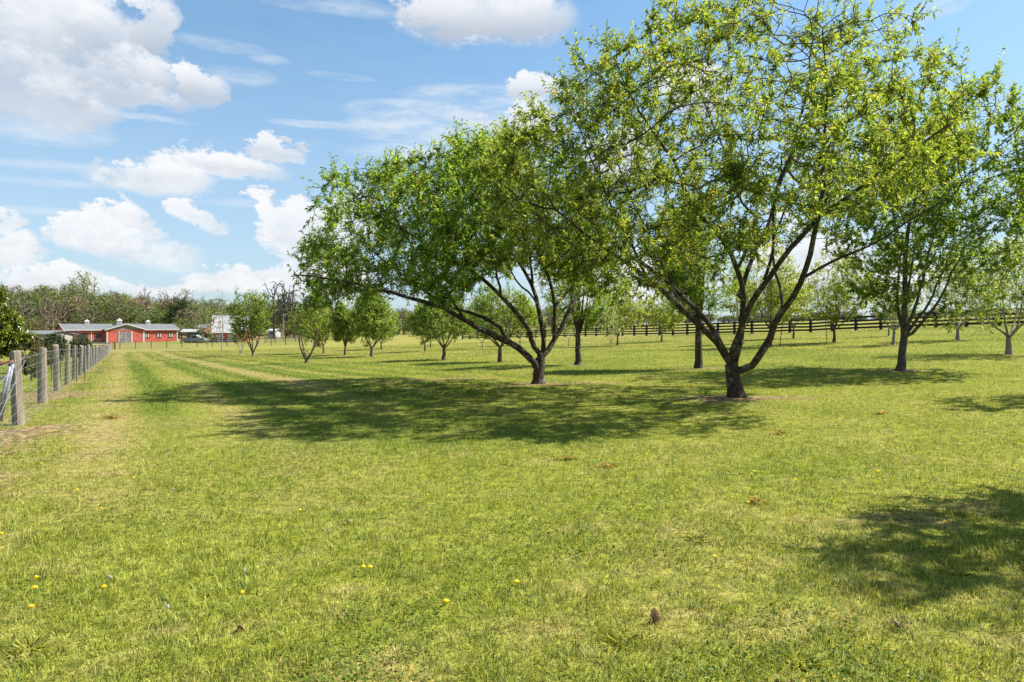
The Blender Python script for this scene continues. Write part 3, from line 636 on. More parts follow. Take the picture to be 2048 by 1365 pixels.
poly2 = [(600,610),(598,560),(615,495),(650,480),(645,425),(700,430),(672,365),(740,350),(800,330),(860,350),(900,300),(955,305),(1010,270),(1090,280),(1180,350),(1240,440),(1240,540),(1200,600),(1120,560),(1040,540),(980,560),(930,590),(905,640),(850,600),(760,605),(700,600),(650,640),(600,625)]
att2 = crownpts(poly2, 3800, D2, 900, 470, 370, 220, 3.4, rgA, lambda r: 640-90*np.clip(1-r*1.3, 0, 1)+0*r)
grow(B2, lim2, att2, .24, 1.6, .28, 70, 23, .15, .0055, True, 124000, .108, .29, .33, r2, M['bark'], M['leaf_green'], split=True, rough=.10, tintmu=.62, tintsd=.22, sides=(14,7,4), gap=.55)

# --- the smaller orchard trees
KIND = dict(dark=('bark','leaf_green',.6), green=('bark_grey','leaf_bright',.68), pale=('bark_pale','leaf_pale',.62), yellow=('bark_grey','leaf_yellow',.72), bright=('bark_grey','leaf_bright',.74),
 multi=('bark_grey','leaf_yellow',.45), palemulti=('bark_pale','leaf_pale',.5), bare=('bark_pale','leaf_pale',.2), sparse=('bark_pale','leaf_yellow',.4))
def small_tree(i, t, B):
    bx, by, cl, cr, ct, cb, td, kind, nl, label = t; D = B.y; m = D/F; seed = 200+i; rg = np.random.default_rng(seed)
    root = empty('orchard_tree', B, label, 'tree', 'orchard trees')
    cx = ((cl+cr)/2-bx)*m; rx = (cr-cl)/2*m*1.06; z1 = (by-ct)*m; z0 = (by-cb-4)*m; H = z1-z0
    multi = 'multi' in kind; bare = kind in ('bare', 'sparse')
    fork = z0*(.25 if multi else .82)
    lean = cx*.12; top = np.array(B)+np.array([lean, 0, fork]); limbs = [(-1, [tuple(B-Vector((0, 0, .12))), tuple(np.array(B)+np.array([lean*.3+rg.normal(0, .02), 0, fork*.5])), tuple(top)], td/2*1.15, td/2*.9)]
    nlb = 6 if multi else 5; a0 = rg.random()*6.28
    for j in range(nlb):
        a = a0+j*6.283/nlb+rg.normal(0, .25); rr = rx*(.35+.35*rg.random()); zz = z0+H*(.35+.45*rg.random())
        if kind in ('dark', 'green') or bare: rr *= .45; zz = z0+H*((.25 if kind == 'green' else .55)+.3*rg.random())
        e = np.array(B)+np.array([cx+math.cos(a)*rr, math.sin(a)*rr, zz]); s = top-np.array([0, 0, fork*.12*(j % 3)*.5])
        mid1 = s+(e-s)*.4+np.array([math.cos(a), math.sin(a), 0])*rr*.22-np.array([0, 0, H*.03])
        limbs.append((0, [tuple(s), tuple(mid1), tuple(e)], td/2*.45, td/2*.10))
    if kind in ('dark', 'green', 'bare', 'sparse'): limbs.append((0, [tuple(top), tuple(top+np.array([.05, 0, H*.4])), tuple(np.array(B)+np.array([cx*.9, 0, z0+H*.85]))], td/2*.75, td/2*.12))
    nl = int(nl*(dict(green=1.6, pale=1.9, multi=1.25, palemulti=1.1).get(kind, 2.5) if not bare else 1)); na = int(np.clip(nl/9, 340, 2600)) if not bare else 420
    q = rg.normal(0, 1, (na*3, 3)); q /= np.linalg.norm(q, axis=1)[:, None]; q *= rg.random((na*3, 1))**.40
    q *= (1+.22*(vnoise(q[:, 0]*3+9, q[:, 2]*3+q[:, 1]*2, 1., seed)[:, None]-.5)*2)
    ph = (q[:, 2]+1)/2
    wid = np.where(ph < .4, .68+.32*ph/.4, 1-(ph-.4)*.5) if not multi else .5+.6*ph
    if kind == 'green': wid = .62+.85*ph*(1.25-ph)
    if kind == 'pale': wid = .72+.4*ph
    lump = vnoise(q[:, 0]*2.6+seed, q[:, 1]*2.6+q[:, 2]*3.1, 1., seed+5); keep = lump > .22; q, ph, wid = q[keep][:na], ph[keep][:na], wid[keep][:na]
    at = np.stack([B.x+cx+q[:, 0]*rx*wid*1.0, B.y+q[:, 1]*rx*wid, B.z+z0+ph*H], 1)
    st = max(.11, min(.26, H/16)); ll = dict(pale=.075, green=.10, dark=.10, bright=.085, yellow=.085, multi=.08).get(kind, .07); ll *= max(1, D/34)
    grow(B, limbs, at, st, max(rx, H)*.8, st*1.25, 45, seed, td/2, (.0085 if bare else .0045)*max(1, D/26), True, nl, ll, .30 if kind in ('dark',) else .5, min(.4, H*.11), root, M[KIND[kind][0]], M[KIND[kind][1]], rough=.06, tintmu=KIND[kind][2], tintsd=.2, sides=(9,5,3), upb=.2 if multi or bare else .1, droop=.2)
for i, (t, B) in enumerate(zip(ORCH, BASES)): small_tree(i, t, B)
print('orchard done')
# trees just outside the right edge, whose shade falls into the picture
def offscreen(i, x, y, h, r, nl):
    B = Vector((x, y, h1(x, y))); root = empty('orchard_tree', B, ['leafy tree just past the right picture edge shading the nearest lawn', 'leafy tree past the right picture edge, farthest of three', 'smallest leafy tree past the right picture edge, between two bigger'][i], 'tree', 'orchard trees')
    rg = np.random.default_rng(900+i); limbs = [(-1, [tuple(B-Vector((0,0,.1))), (x, y, B.z+1.1)], .17, .14)]
    for j in range(6):
        a = j*1.05+i; limbs.append((0, [(x, y, B.z+1.05), (x+math.cos(a)*r*.35, y+math.sin(a)*r*.35, B.z+h*.4), (x+math.cos(a)*r*.6, y+math.sin(a)*r*.6, B.z+h*.7)], .08, .02))
    q = rg.normal(0, 1, (3000, 3)); q /= np.linalg.norm(q, axis=1)[:, None]; q *= rg.random((3000, 1))**.45
    k = vnoise(q[:, 0]*2.4+3, q[:, 1]*2.4+q[:, 2]*2, 1., 77+i) > .5; q = q[k][:1700]
    at = np.stack([x+q[:, 0]*r, y+q[:, 1]*r, B.z+h*.62+q[:, 2]*h*.38], 1)
    grow(B, limbs, at, .26, 2.2, .33, 50, 900+i, .17, .0045, True, nl, .11, .3, .4, root, M['bark'], M['leaf_yellow'], sides=(8,5,3))
offscreen(0, 7.4, 5.2, 5.0, 1.85, 17000)
offscreen(1, 12.9, 12.2, 5.4, 2.2, 20000)
offscreen(2, 10.4, 8.4, 4.0, 1.4, 8000)
#SETTING2

# ------------------------------------------------------------------ far woods
def bare_proto(seed, n=260):
    rg = np.random.default_rng(seed); nodes = [(0, 0, z) for z in np.linspace(0, .45, 10)]; par = [-1]+list(range(9))
    q = rg.normal(0, 1, (n, 3)); q /= np.linalg.norm(q, axis=1)[:, None]; q *= rg.random((n, 1))**.4
    at = np.stack([q[:, 0]*.36, q[:, 1]*.36, .62+q[:, 2]*.38], 1)
    nodes, par, _ = colonize(nodes, par, [0]*10, at, .045, 1., .06, 40, rg, .25, .25)
    par = np.array(par); c = np.ones(len(nodes))
    for i in range(len(nodes)-1, 0, -1): c[par[i]] += c[i]
    r = .0028*c**.36; ids = np.arange(1, len(nodes)); a = nodes[par[ids]]; e = nodes[ids]; d = e-a; r = r*1.35
    o1 = np.cross(d, (.2, .3, .9)); o1 /= np.linalg.norm(o1, axis=1)[:, None]+1e-9; o2 = np.cross(d, o1); o2 /= np.linalg.norm(o2, axis=1)[:, None]+1e-9
    ra = np.minimum(r[par[ids]], r[ids]*1.3)[:, None]; rb = r[ids][:, None]
    V = np.concatenate([np.stack([a+o*ra, a-o*ra, e-o*rb, e+o*rb], 1) for o in (o1, o2)]).reshape(-1, 3)
    return V, np.arange(len(V)).reshape(-1, 4), nodes[c <= 2]
PROTO = [bare_proto(s) for s in (1, 2, 3, 4)]
def far_tree(x, y, h, w, col, leafy, rg, twig=(.20,.175,.13), leaf=None, base=None):
    """returns (V, quads, tris, colours, number of wood verts)"""
    V, Q, tips = PROTO[rg.integers(4)]; a = rg.random()*6.28; R_ = np.array([[math.cos(a), -math.sin(a), 0], [math.sin(a), math.cos(a), 0], [0, 0, 1]])
    S = np.array([w/.72, w/.72, h]); z = (h1(x, y) if base is None else base)-.3; o = np.array([x, y, z])
    VW = (V@R_.T)*S+o; cw = np.tile(np.array(twig)*(.8+.4*rg.random()), (len(VW), 1)); n = int(leafy)
    if n:
        t = (tips[rg.integers(len(tips), size=n)]@R_.T)*S+o+rg.normal(0, w*.06, (n, 3)); L_ = (leaf or .45)*(.5+rg.random((n, 1)))
        u = rg.normal(0, 1, (n, 3)); u /= np.linalg.norm(u, axis=1)[:, None]; v = rg.normal(0, 1, (n, 3)); v = np.cross(u, v); v /= np.linalg.norm(v, axis=1)[:, None]
        VL = np.stack([t-u*L_*.5, t+v*L_*.45, t+u*L_*.5], 1).reshape(-1, 3); cl = np.repeat(np.array(col)[None]*(.65+.7*rg.random((n, 1))), 3, 0)
    else: VL = np.zeros((0, 3)); cl = np.zeros((0, 3))
    return VW, Q, VL, cw, cl
COLS = [((.175,.19,.06), .30), ((.12,.165,.04), .24), ((.25,.20,.12), .20), ((.20,.25,.05), .12), ((.06,.10,.03), .06), ((.29,.22,.14), .08)]
def woods(name, label, spec, seed):
    rg = np.random.default_rng(seed); VV = []; QQ = []; TT = []; CC = []; k = 0
    for (x, y, h, w, col, n, lf) in spec:
        VW, Q, VL, cw, cl = far_tree(x, y, h, w, col, n, rg, leaf=lf)
        VV += [VW, VL]; CC += [cw, cl]; QQ.append(Q+k); TT.append(np.arange(len(VL)).reshape(-1, 3)+k+len(VW)); k += len(VW)+len(VL)
    o = mesh_np(name, np.concatenate(VV), tris=np.concatenate(TT), quads=np.concatenate(QQ), mat=M['wood'], cols=dict(col=np.concatenate(CC)))
    tag(o, label, 'wood', kind='stuff')
def pick(rg):
    q = rg.random(); s = 0
    for c, p in COLS:
        s += p
        if q < s: return c
    return COLS[0][0]
rg = np.random.default_rng(55); spec = []
for i in range(430):
    px = rg.uniform(-500, 700); d = rg.uniform(205, 390)
    h = rg.uniform(7, 13)+3*(fbm([px*.02], [d*.02], 1., 7, 2)[0]-.5)*2
    if px > 250: h *= .85
    bare = rg.random() < .32
    spec.append(((px-1024)/F*d, d, h, rg.uniform(6, 10), pick(rg), 420 if bare else 1500, .5))
for i in range(150):
    px = rg.uniform(-300, 640); d = rg.uniform(215, 330); spec.append(((px-1024)/F*d, d, rg.uniform(3.5, 7), rg.uniform(5, 8), [(.16,.22,.04),(.12,.17,.04),(.19,.19,.08)][rg.integers(3)], 900, .5))
for i in range(70):                                       # bright undergrowth along the foot of the hill
    px = rg.uniform(-200, 640); d = rg.uniform(190, 225); spec.append(((px-1024)/F*d, d, rg.uniform(3, 6), rg.uniform(4, 7), [(.13,.19,.03),(.09,.15,.02),(.15,.15,.05)][rg.integers(3)], 600, .42))
woods('wood', 'mixed brown and fresh green wood covering the hill behind the red barn', spec, 5)
spec = []
for i in range(230):
    px = rg.uniform(640, 1330); d = rg.uniform(200, 300); h = rg.uniform(5, 9)
    if 1130 < px < 1330: h *= .9
    spec.append(((px-1024)/F*d, d, h, rg.uniform(5, 8), pick(rg), 500, .45))
for i in range(220):
    px = rg.uniform(1250, 2500); d = rg.uniform(330, 470); h = rg.uniform(3, 6.5)
    spec.append(((px-1024)/F*d, d, h, rg.uniform(6, 10), [(.09,.12,.06),(.12,.13,.08),(.10,.12,.09)][rg.integers(3)], 420, .7))
woods('distant_wood', 'low grey green line of woods beyond the orchard and the black fence', spec, 6)

def lone(px, top, by, d, wpx, col, n, label, twig=(.2,.16,.12), leaf=.35, name='tree', proto=None, z=None):
    x = (px-1024)/F*d; zb = h1(x, d) if z is None else z; zt = EYE+(HZ-top)/F*d; rg = np.random.default_rng(int(px*7+top)); B = (x, d, zb)
    root = empty(name, B, label, 'tree'); VW, Q, VL, cw, cl = far_tree(0, 0, zt-zb, wpx/F*d, col, n, rg, twig, max(leaf, d*.0026), base=.3-.15)
    mesh_np('trunk', VW, quads=Q, mat=M['wood'], parent=root, cols=dict(col=cw))
    if len(VL): mesh_np('crown', VL, tris=np.arange(len(VL)).reshape(-1, 3), mat=M['wood'], parent=root, cols=dict(col=cl))
lone(168, 543, 640, 330, 56, (.27,.29,.12), 1300, 'tall round pale green tree rising alone above the wood on the hill')
lone(105, 592, 686, 190, 60, (.17,.12,.09), 160, 'pale leafless tree left of the red barn in front of the wood', (.28,.22,.17))
lone(225, 588, 672, 230, 44, (.2,.16,.1), 60, 'grey leafless tree in the wood above the left wing of the long barn', (.27,.23,.19))
lone(45, 590, 690, 210, 50, (.2,.17,.1), 90, 'pale leafless tree at the far left beside the evergreen', (.30,.25,.2))
lone(395, 592, 672, 225, 40, (.2,.18,.1), 200, 'buff twiggy tree above the gap between the two red barns', (.26,.22,.17))
lone(88, 612, 684, 185, 44, (.2,.15,.1), 90, 'smaller leafless tree close to the grey roofed house', (.22,.17,.13))
lone(290, 572, 640, 350, 34, (.1,.1,.08), 0, 'thin black leafless tree on the skyline above the barn middle', (.07,.06,.06))
lone(330, 580, 640, 300, 46, (.16,.14,.08), 120, 'grey twiggy tree on the skyline above the barn right end', (.17,.15,.13))
lone(370, 577, 660, 280, 44, (.27,.26,.15), 420, 'whitish budding tree above the parked cars')
lone(362, 597, 675, 215, 52, (.045,.075,.022), 2600, 'dark round evergreen tree behind the parked cars')
lone(548, 553, 672, 185, 64, (.14,.12,.09), 60, 'tallest leafless grey tree right of the white roofed barn', (.13,.11,.10))
lone(572, 560, 672, 190, 58, (.13,.12,.1), 40, 'leafless grey tree just right of the tallest leafless one', (.12,.10,.09))
lone(575, 577, 640, 215, 40, (.06,.075,.035), 1200, 'dusky tree behind the leafless grey trees', (.1,.08,.07))
lone(500, 590, 660, 200, 80, (.12,.15,.035), 1300, 'rounded olive tree behind the white barn roof')
lone(1105, 605, 672, 160, 60, (.15,.15,.12), 260, 'grey twiggy tree beyond the black fence behind the wide low tree', (.16,.13,.11))

# ------------------------------------------------------------------ wire fence on the left
def fence_pt(y): x = FX-FS*y; return Vector((x, y, h1(x, y)))
fr_ = fence_pt(11.15)
wf = empty('wire_fence', fr_, 'long woven wire fence on round grey weathered posts running down the left side', 'fence')
fy = [7.75+3.38*i for i in range(33)]
rg = np.random.default_rng(3)
for i, y in enumerate(fy):
    p = fence_pt(y)-fr_; hgt_ = 1.22+rg.normal(0, .045); r = .073+rg.normal(0, .004)
    if abs(i-1) < 1: r = .085
    mb = MB(); tl = rg.normal(0, .022, 2); n = 12
    zs = [(-.2, 1.03), (.3, 1.0), (.8, .97), (hgt_-.02, .95), (hgt_, .86)]
    rings = []
    for (z, k) in zs: rings += [(p.x+tl[0]*z+math.cos(t)*r*k*(1+.05*math.sin(3*t+i)+.03*math.sin(7*t+2*i)), p.y+tl[1]*z+math.sin(t)*r*k*(1+.04*math.sin(5*t+i)), p.z+z+(.018*math.sin(t+i*2) if z > 1.15 else 0)) for t in [2*math.pi*j/n for j in range(n)]]
    fs = [(a*n+j, a*n+(j+1) % n, (a+1)*n+(j+1) % n, (a+1)*n+j) for a in range(len(zs)-1) for j in range(n)]+[tuple((len(zs)-1)*n+j for j in range(n))]
    mb.add(rings, fs); mb.build('post', M['post'], wf)
wires = MB(); zl = [.06, .18, .31, .45, .60, .76, .93, 1.09]
off = Vector((.08, .045, 0))
for a, c in zip(fy, fy[1:]):
    pa = fence_pt(a)-fr_+off; pc = fence_pt(c)-fr_+off
    for z in zl: wires.tube(pa+Vector((0,0,z)), pc+Vector((0,0,z)), .0017+.00005*a if z not in (zl[-1], zl[0]) else .0023+.00005*a, n=4)
stay = wires
for a, c in zip(fy[:22], fy[1:23]):
    pa = fence_pt(a)-fr_+off; pc = fence_pt(c)-fr_+off
    for j in range(1, 16):
        p = pa+(pc-pa)*j/16; stay.tube(p+Vector((0,0,zl[0])), p+Vector((0,0,zl[-1])), .0018, n=3)
stay.build('woven_wire', M['wire'], wf)
br = MB(); pa = fence_pt(fy[1])-fr_+off; pb = fence_pt(fy[0])-fr_+off
br.tube(pa+Vector((0,0,1.13)), pb+Vector((0,0,.75)), .004, n=4); br.tube(pa+Vector((0,0,1.05)), pb+Vector((0,0,.2)), .004, n=4)
br.build('brace_wire', M['wire'], wf)

# rusty pipe gate leaning at the left picture edge, just outside the fence
gd = 10.4; g0 = P(22, 838, gd); g0.z = h1(g0.x, g0.y)
gate = empty('pipe_gate', g0, 'grey pipe gate with rusty joints at the left picture edge', 'gate')
def G(px, py, dd=0): return P(px, py, gd+dd)-g0
fr = MB(); fr.tube(G(26,728), G(1,842), .024); fr.tube(G(20,733,-.03), G(-6,838,-.03), .022)
for (a, c) in (((18,754), (-120,778)), ((12,787), (-120,812)), ((4,820), (-120,846))): fr.tube(G(*a), G(*c), .02)
fr.tube(G(-120,742), G(-120,860), .024); fr.build('frame', M['steel'], gate, smooth=True)
tr = MB(); tr.tube(G(26,724), G(-120,748), .026); tr.tube(G(21,722), G(21,740), .03); tr.build('top_rail', M['rust'], gate, smooth=True)
for a in ((17,754), (11,787), (7,808)): j = MB(); j.tube(G(a[0]-3, a[1]+.6), G(a[0]+3, a[1]-.6), .032); j.build('joint', M['rust'], gate, smooth=True)
wm = MB()
for i in range(20): x = 14-i*5.5; wm.tube(G(x, 732), G(x-8, 842), .0016, n=3)
for j in range(8): wm.tube(G(20-j*2.5, 736+j*13), G(-120, 758+j*12), .0016, n=3)
wm.build('wire_panel', M['wire'], gate)

# cross fence at the far end of the mown strip
def line_fence(name, label, a, c, n, h, postr, boards, mat, bmat, bh=.13, depth=.04, square=False, mesh=False, capwide=False, face=-1):
    root = empty(name, a, label, 'fence'); d = c-a; dn_ = Vector((d.x, d.y, 0)).normalized(); nrm = Vector((-dn_.y, dn_.x, 0))
    if nrm.y*face < 0: nrm = -nrm
    pts = []
    for i in range(n+1):
        p = a+d*(i/n); p.z = h1(p.x, p.y); pts.append(p)
        m = MB(); q = p-a
        if square:
            u = dn_*postr; v = nrm*postr
            m.add([q-u-v-Vector((0,0,.2)), q+u-v-Vector((0,0,.2)), q+u+v-Vector((0,0,.2)), q-u+v-Vector((0,0,.2)), q-u-v+Vector((0,0,h)), q+u-v+Vector((0,0,h)), q+u+v+Vector((0,0,h)), q-u+v+Vector((0,0,h))],
                  [(0,3,2,1),(4,5,6,7),(0,1,5,4),(1,2,6,5),(2,3,7,6),(3,0,4,7)])
        else: m.tube(q-Vector((0,0,.2)), q+Vector((0,0,h)), postr)
        m.build('post', mat, root)
    for z in boards:
        m = MB()
        for i in range(n):
            p, q = pts[i]-a, pts[i+1]-a; o = nrm*(postr+.003)
            if bmat is M['wire']: m.tube(p+o+Vector((0,0,z)), q+o+Vector((0,0,z)), .012, n=4)
            else:
                g = dn_*.004; m.slab([p+g+o+Vector((0,0,z-bh/2)), q-g+o+Vector((0,0,z-bh/2)), q-g+o+Vector((0,0,z+bh/2)), p+g+o+Vector((0,0,z+bh/2))], nrm*depth)
        m.build('wire' if bmat is M['wire'] else 'board', bmat, root)
    if mesh:
        m = MB()
        for i in range(n):
            for j in range(12):
                p = (pts[i]-a).lerp(pts[i+1]-a, j/12)+nrm*(postr+.02); m.tube(p+Vector((0,0,.05)), p+Vector((0,0,h-.1)), .007, n=3)
        m.build('mesh_wire', M['wire'], root)
    return root
corner = fence_pt(fy[-1])
c1 = ground_px(262, 694.5); c1 = Vector((c1.x, corner.y+1.2, 0)); c1.z = h1(c1.x, c1.y)
e1 = Vector(((600-1024)/F*124, 124, 0)); e1.z = h1(e1.x, e1.y)
line_fence('wire_fence', 'far wire fence on dark posts crossing below the red barn', c1, e1, 14, 1.35, .07, (.15,.35,.55,.75,.95,1.15), M['oldpost'], M['wire'], mesh=True)
line_fence('board_gate', 'short three board gate where the long fence meets the cross fence', corner+Vector((.5,.3,0)), c1, 1, 1.25, .08, (.3,.7,1.1), M['oldpost'], M['grey_board'], bh=.12, square=True)
a = ground_px(538, 679.5); a = Vector(((530-1024)/F*146, 146, 0)); c = Vector(((690-1024)/F*150, 150, 0)); a.z = h1(a.x, a.y); c.z = h1(c.x, c.y)
line_fence('board_fence', 'grey three board paddock fence right of the white roofed barn', a, c, 8, 1.3, .08, (.35,.75,1.15), M['grey_board'], M['grey_board'], square=True)
a = Vector(((362-1024)/F*150, 150, 0)); c = Vector(((470-1024)/F*150, 150, 0)); a.z = h1(a.x, a.y); c.z = h1(c.x, c.y)
line_fence('board_fence', 'dark board fence in front of the parked cars beside the red barn', a, c, 6, 1.35, .09, (.4,.8,1.2), M['oldpost'], M['oldpost'], square=True)

# black four board fence on the right
K = [ground_px(px, py) for px, py in ((2150,649),(2045,652),(1800,659),(1600,665.5),(1400,670),(1262,672.5))]
pa_ = Vector((1.12*43, 52, 0)); 
Aa = Vector(((2230-1024)/F*51, 51, 0)); Bb = Vector(((1245-1024)/F*99, 99, 0))
Aa.z = h1(Aa.x, Aa.y); Bb.z = h1(Bb.x, Bb.y)
nseg = int((Bb-Aa).length/2.44)
line_fence('board_fence', 'black four board fence climbing to the right behind the orchard', Aa, Bb, nseg, 1.5, .11, (.28,.62,.97,1.34), M['black_board'], M['black_board'], bh=.19, depth=.045, square=True)
Cc = Vector(((925-1024)/F*132, 132, 0)); Cc.z = h1(Cc.x, Cc.y); Dd = Vector(((1238-1024)/F*104, 104, 0)); Dd.z = h1(Dd.x, Dd.y)
line_fence('board_fence', 'farther black board fence stretch behind the wide low tree', Dd, Cc, 17, 1.4, .11, (.28,.60,.93,1.26), M['black_board'], M['black_board'], bh=.18, depth=.045, square=True)

# steel stakes
def stake(bx, by, tx, ty, label):
    B = ground_px(bx, by); t = P(tx, ty, B.y)-B; m = MB(); m.tube((0,0,-.1), t, .02, n=5)
    u = Vector((.035, 0, 0)); m.slab([t*.0-u*.5, u*.5, t+u*.5, t-u*.5], (0, .006, 0))
    for k in range(6): p = t*(.2+.14*k); m.box(p.x-.014, p.x+.014, p.y-.05, p.y-.018, p.z-.015, p.z+.015)
    o = m.build('steel_stake', M['green_metal']); o.location = B; tag(o, label, 'stake', 'steel stakes beside orchard trees')
stake(1559,693,1566,641,'tilted dark green steel stake left of the small tree')
stake(1654,685.5,1651,640,'upright dark steel stake beside the leaning young tree')
stake(1810,690,1817,633,'dark steel stake just right of the tall green tree trunk')

# ------------------------------------------------------------------ red barn (local frame: x along the facade, -y towards the lawn)
bl = P(130, 687, 150); brr = P(355, 684, 166); bl.z = h1(bl.x, bl.y); brr.z = h1(brr.x, brr.y)
Lb = math.hypot(brr.x-bl.x, brr.y-bl.y); rz = math.atan2(brr.y-bl.y, brr.x-bl.x)
O = Vector((bl.x, bl.y, min(bl.z, brr.z)-.05))
barn = empty('red_barn', O, 'long low red barn with a grey metal roof, white trim and a middle gable', 'barn', rz=rz)
def fx(px):                                   # photo column -> distance along the facade
    t = (px-1024)/F; dx, dy = math.cos(rz), math.sin(rz); return (t*bl.y-bl.x)/(dx-t*dy)
WH = 3.15; RD = 4.4; DP = 9.0
cb0, cb1 = fx(208), fx(283.5); PR = 2.2      # middle block comes forward
def ribs(m, a, c, yb):
    x = a+.3
    while x < c-.2: m.box(x-.02, x+.02, yb-.025, yb+.01, .05, WH-.05); x += .45
m = MB(); m.box(0, cb0, 0, DP, 0, WH); ribs(m, 0, cb0, 0); m.build('wall', M['red'], barn)
m = MB(); m.box(cb1, Lb, -.0, DP, 0, WH); ribs(m, cb1, Lb, 0); m.build('wall', M['red'], barn)
m = MB(); m.box(cb0+.005, cb1-.005, -PR, DP-.01, 0, WH); ribs(m, cb0, cb1, -PR); m.build('wall', M['red'], barn)
def roofslab(x0, x1, y0, y1, z0, z1): return [(x0, y0, z0), (x1, y0, z0), (x1, y1, z1), (x0, y1, z1)]
m = MB(); m.slab(roofslab(-.35, Lb+.35, -.4, DP/2, WH-.02, RD), (0,0,.1)); m.slab([(Lb+.35, DP+.4, WH-.02), (-.35, DP+.4, WH-.02), (-.35, DP/2, RD), (Lb+.35, DP/2, RD)], (0,0,.1)); m.build('roof', M['metal_roof'], barn)
for X in (0, Lb-.06): m = MB(); m.add([(X,0,WH),(X,DP,WH),(X,DP/2,RD),(X+.06,0,WH),(X+.06,DP,WH),(X+.06,DP/2,RD)], [(0,1,2),(5,4,3),(0,2,5,3),(2,1,4,5),(1,0,3,4)]); m.build('gable', M['red'], barn)
# middle gable: weathered boards in the triangle, roof slopes left and right
cm = (cb0+cb1)/2; GR = WH+1.22
m = MB(); m.prism([(cb0, WH+.005), (cb1, WH+.005), (cm, GR)], -PR-.02, DP/2); m.build('gable', M['grey_wood'], barn)
m = MB()
x = cb0+.7
while x < cb1-.7:
    hz = WH+(GR-WH)*(1-abs(x-cm)/((cb1-cb0)/2)); m.box(x-.02, x+.02, -PR-.045, -PR-.021, WH+.04, hz-.06); x += .3
m.build('gable_batten', M['white'], barn)
m = MB()
for (xa, xb) in ((cb0-.4, cm), (cb1+.4, cm)): m.slab([(xa, -PR-.35, WH+.0), (xb, -PR-.35, GR+.08), (xb, DP/2+.2, GR+.08), (xa, DP/2+.2, WH+.0)], (0,0,.09))
m.build('roof', M['metal_roof'], barn)
m = MB()
for (xa, xb) in ((cb0-.45, cm), (cb1+.45, cm)): m.slab([(xa, -PR-.42, WH-.14), (xb, -PR-.42, GR-.02), (xb, -PR-.36, GR-.02), (xa, -PR-.36, WH-.14)], (0,0,.22))
m.build('gable_trim', M['white'], barn)
m = MB(); m.box(cb0, cb1, -PR-.06, -PR-.003, WH-.35, WH-.08); m.build('band', M['red_dark'], barn)
m = MB(); m.box(-.36, cb0-.5, -.47, -.405, WH-.14, WH+.06); m.box(cb1+.5, Lb+.36, -.47, -.405, WH-.14, WH+.06)
for X in (-.4, Lb+.34):
    m.slab([(X,-.42,WH-.1),(X+.06,-.42,WH-.1),(X+.06,DP/2,RD+.02),(X,DP/2,RD+.02)], (0,0,.2))
m.build('eave_trim', M['white'], barn)
m = MB()
for px in (131, 156, 182.5): X = fx(px); m.box(X-.1, X+.1, -.06, -.003, 0, WH-.15)
X = fx(354.5); m.box(X-.12, X+.12, -.06, -.003, 0, WH-.15)
m.box(cb0-.0, cb0+.26, -PR-.07, -PR-.003, 0, WH-.36); m.box(cb1-.36, cb1+.0, -PR-.07, -PR-.003, 0, WH-.36); m.build('corner_trim', M['white'], barn)
dx0, dx1 = fx(233.5), fx(257.5)
m = MB(); m.box(dx0-.18, dx0, -PR-.10, -PR-.003, 0, WH-.36); m.box(dx1, dx1+.18, -PR-.10, -PR-.003, 0, WH-.36); m.build('door_post', M['white'], barn)
dm = (dx0+dx1)/2; dh = WH-.5
for (xa, xb, s) in ((dx0+.01, dm-.02, 1), (dm+.02, dx1-.01, -1)):
    m = MB(); m.box(xa, xb, -PR-.08, -PR-.01, .05, dh); dr = m.build('barn_door', M['grey_wood'], barn)
    m = MB(); w = .12; y0, y1 = -PR-.13, -PR-.082
    for z in (.06, dh/2-.06, dh-.13): m.box(xa, xb, y0, y1, z, z+.12)
    for X in (xa, xb-.12): m.box(X, X+.12, y0-.003, y1-.003, .06, dh)
    for (za, zb) in ((.18, dh/2-.06), (dh/2+.06, dh-.13)):
        p, q = ((xa+.12, zb), (xb-.12, za)) if (s > 0) else ((xa+.12, za), (xb-.12, zb))
        if za > 1: p, q = (p[0], za+zb-p[1]), (q[0], za+zb-q[1])
        m.slab([(p[0], y1-.006, p[1]), (q[0], y1-.006, q[1]), (q[0], y1-.006, q[1]+.14), (p[0], y1-.006, p[1]+.14)], (0,-.04,0))
    m.build('brace', M['brace'], dr)
def window(px, w, z0, z1, frm, pane, y=0, split=False):
    X = fx(px); f = MB(); t = .12
    f.box(X-w/2-t, X+w/2+t, y-.07, y-.003, z0-t, z0); f.box(X-w/2-t, X+w/2+t, y-.07, y-.003, z1, z1+t); f.box(X-w/2-t, X-w/2, y-.07, y-.003, z0, z1); f.box(X+w/2, X+w/2+t, y-.07, y-.003, z0, z1)
    fo = f.build('window', frm, barn); g = MB(); g.box(X-w/2, X+w/2, y-.03, y-.003, z0, z1); g.build('pane', pane, fo)
    if split: s = MB(); s.box(X-w/2+.02, X-w*.18, y-.055, y-.031, z0+.03, z1-.03); s.box(X+w*.18, X+w/2-.02, y-.055, y-.031, z0+.03, z1-.03); s.build('shutter', M['white'], fo)
for px in (142.5, 169, 195.5): window(px, .95, 1.35, 2.25, M['frame_dark'], M['dark_glass'])
for px in (294.5, 318.5, 341.7): window(px, .8, 1.3, 2.25, M['frame_dark'], M['dark_glass'], split=True)
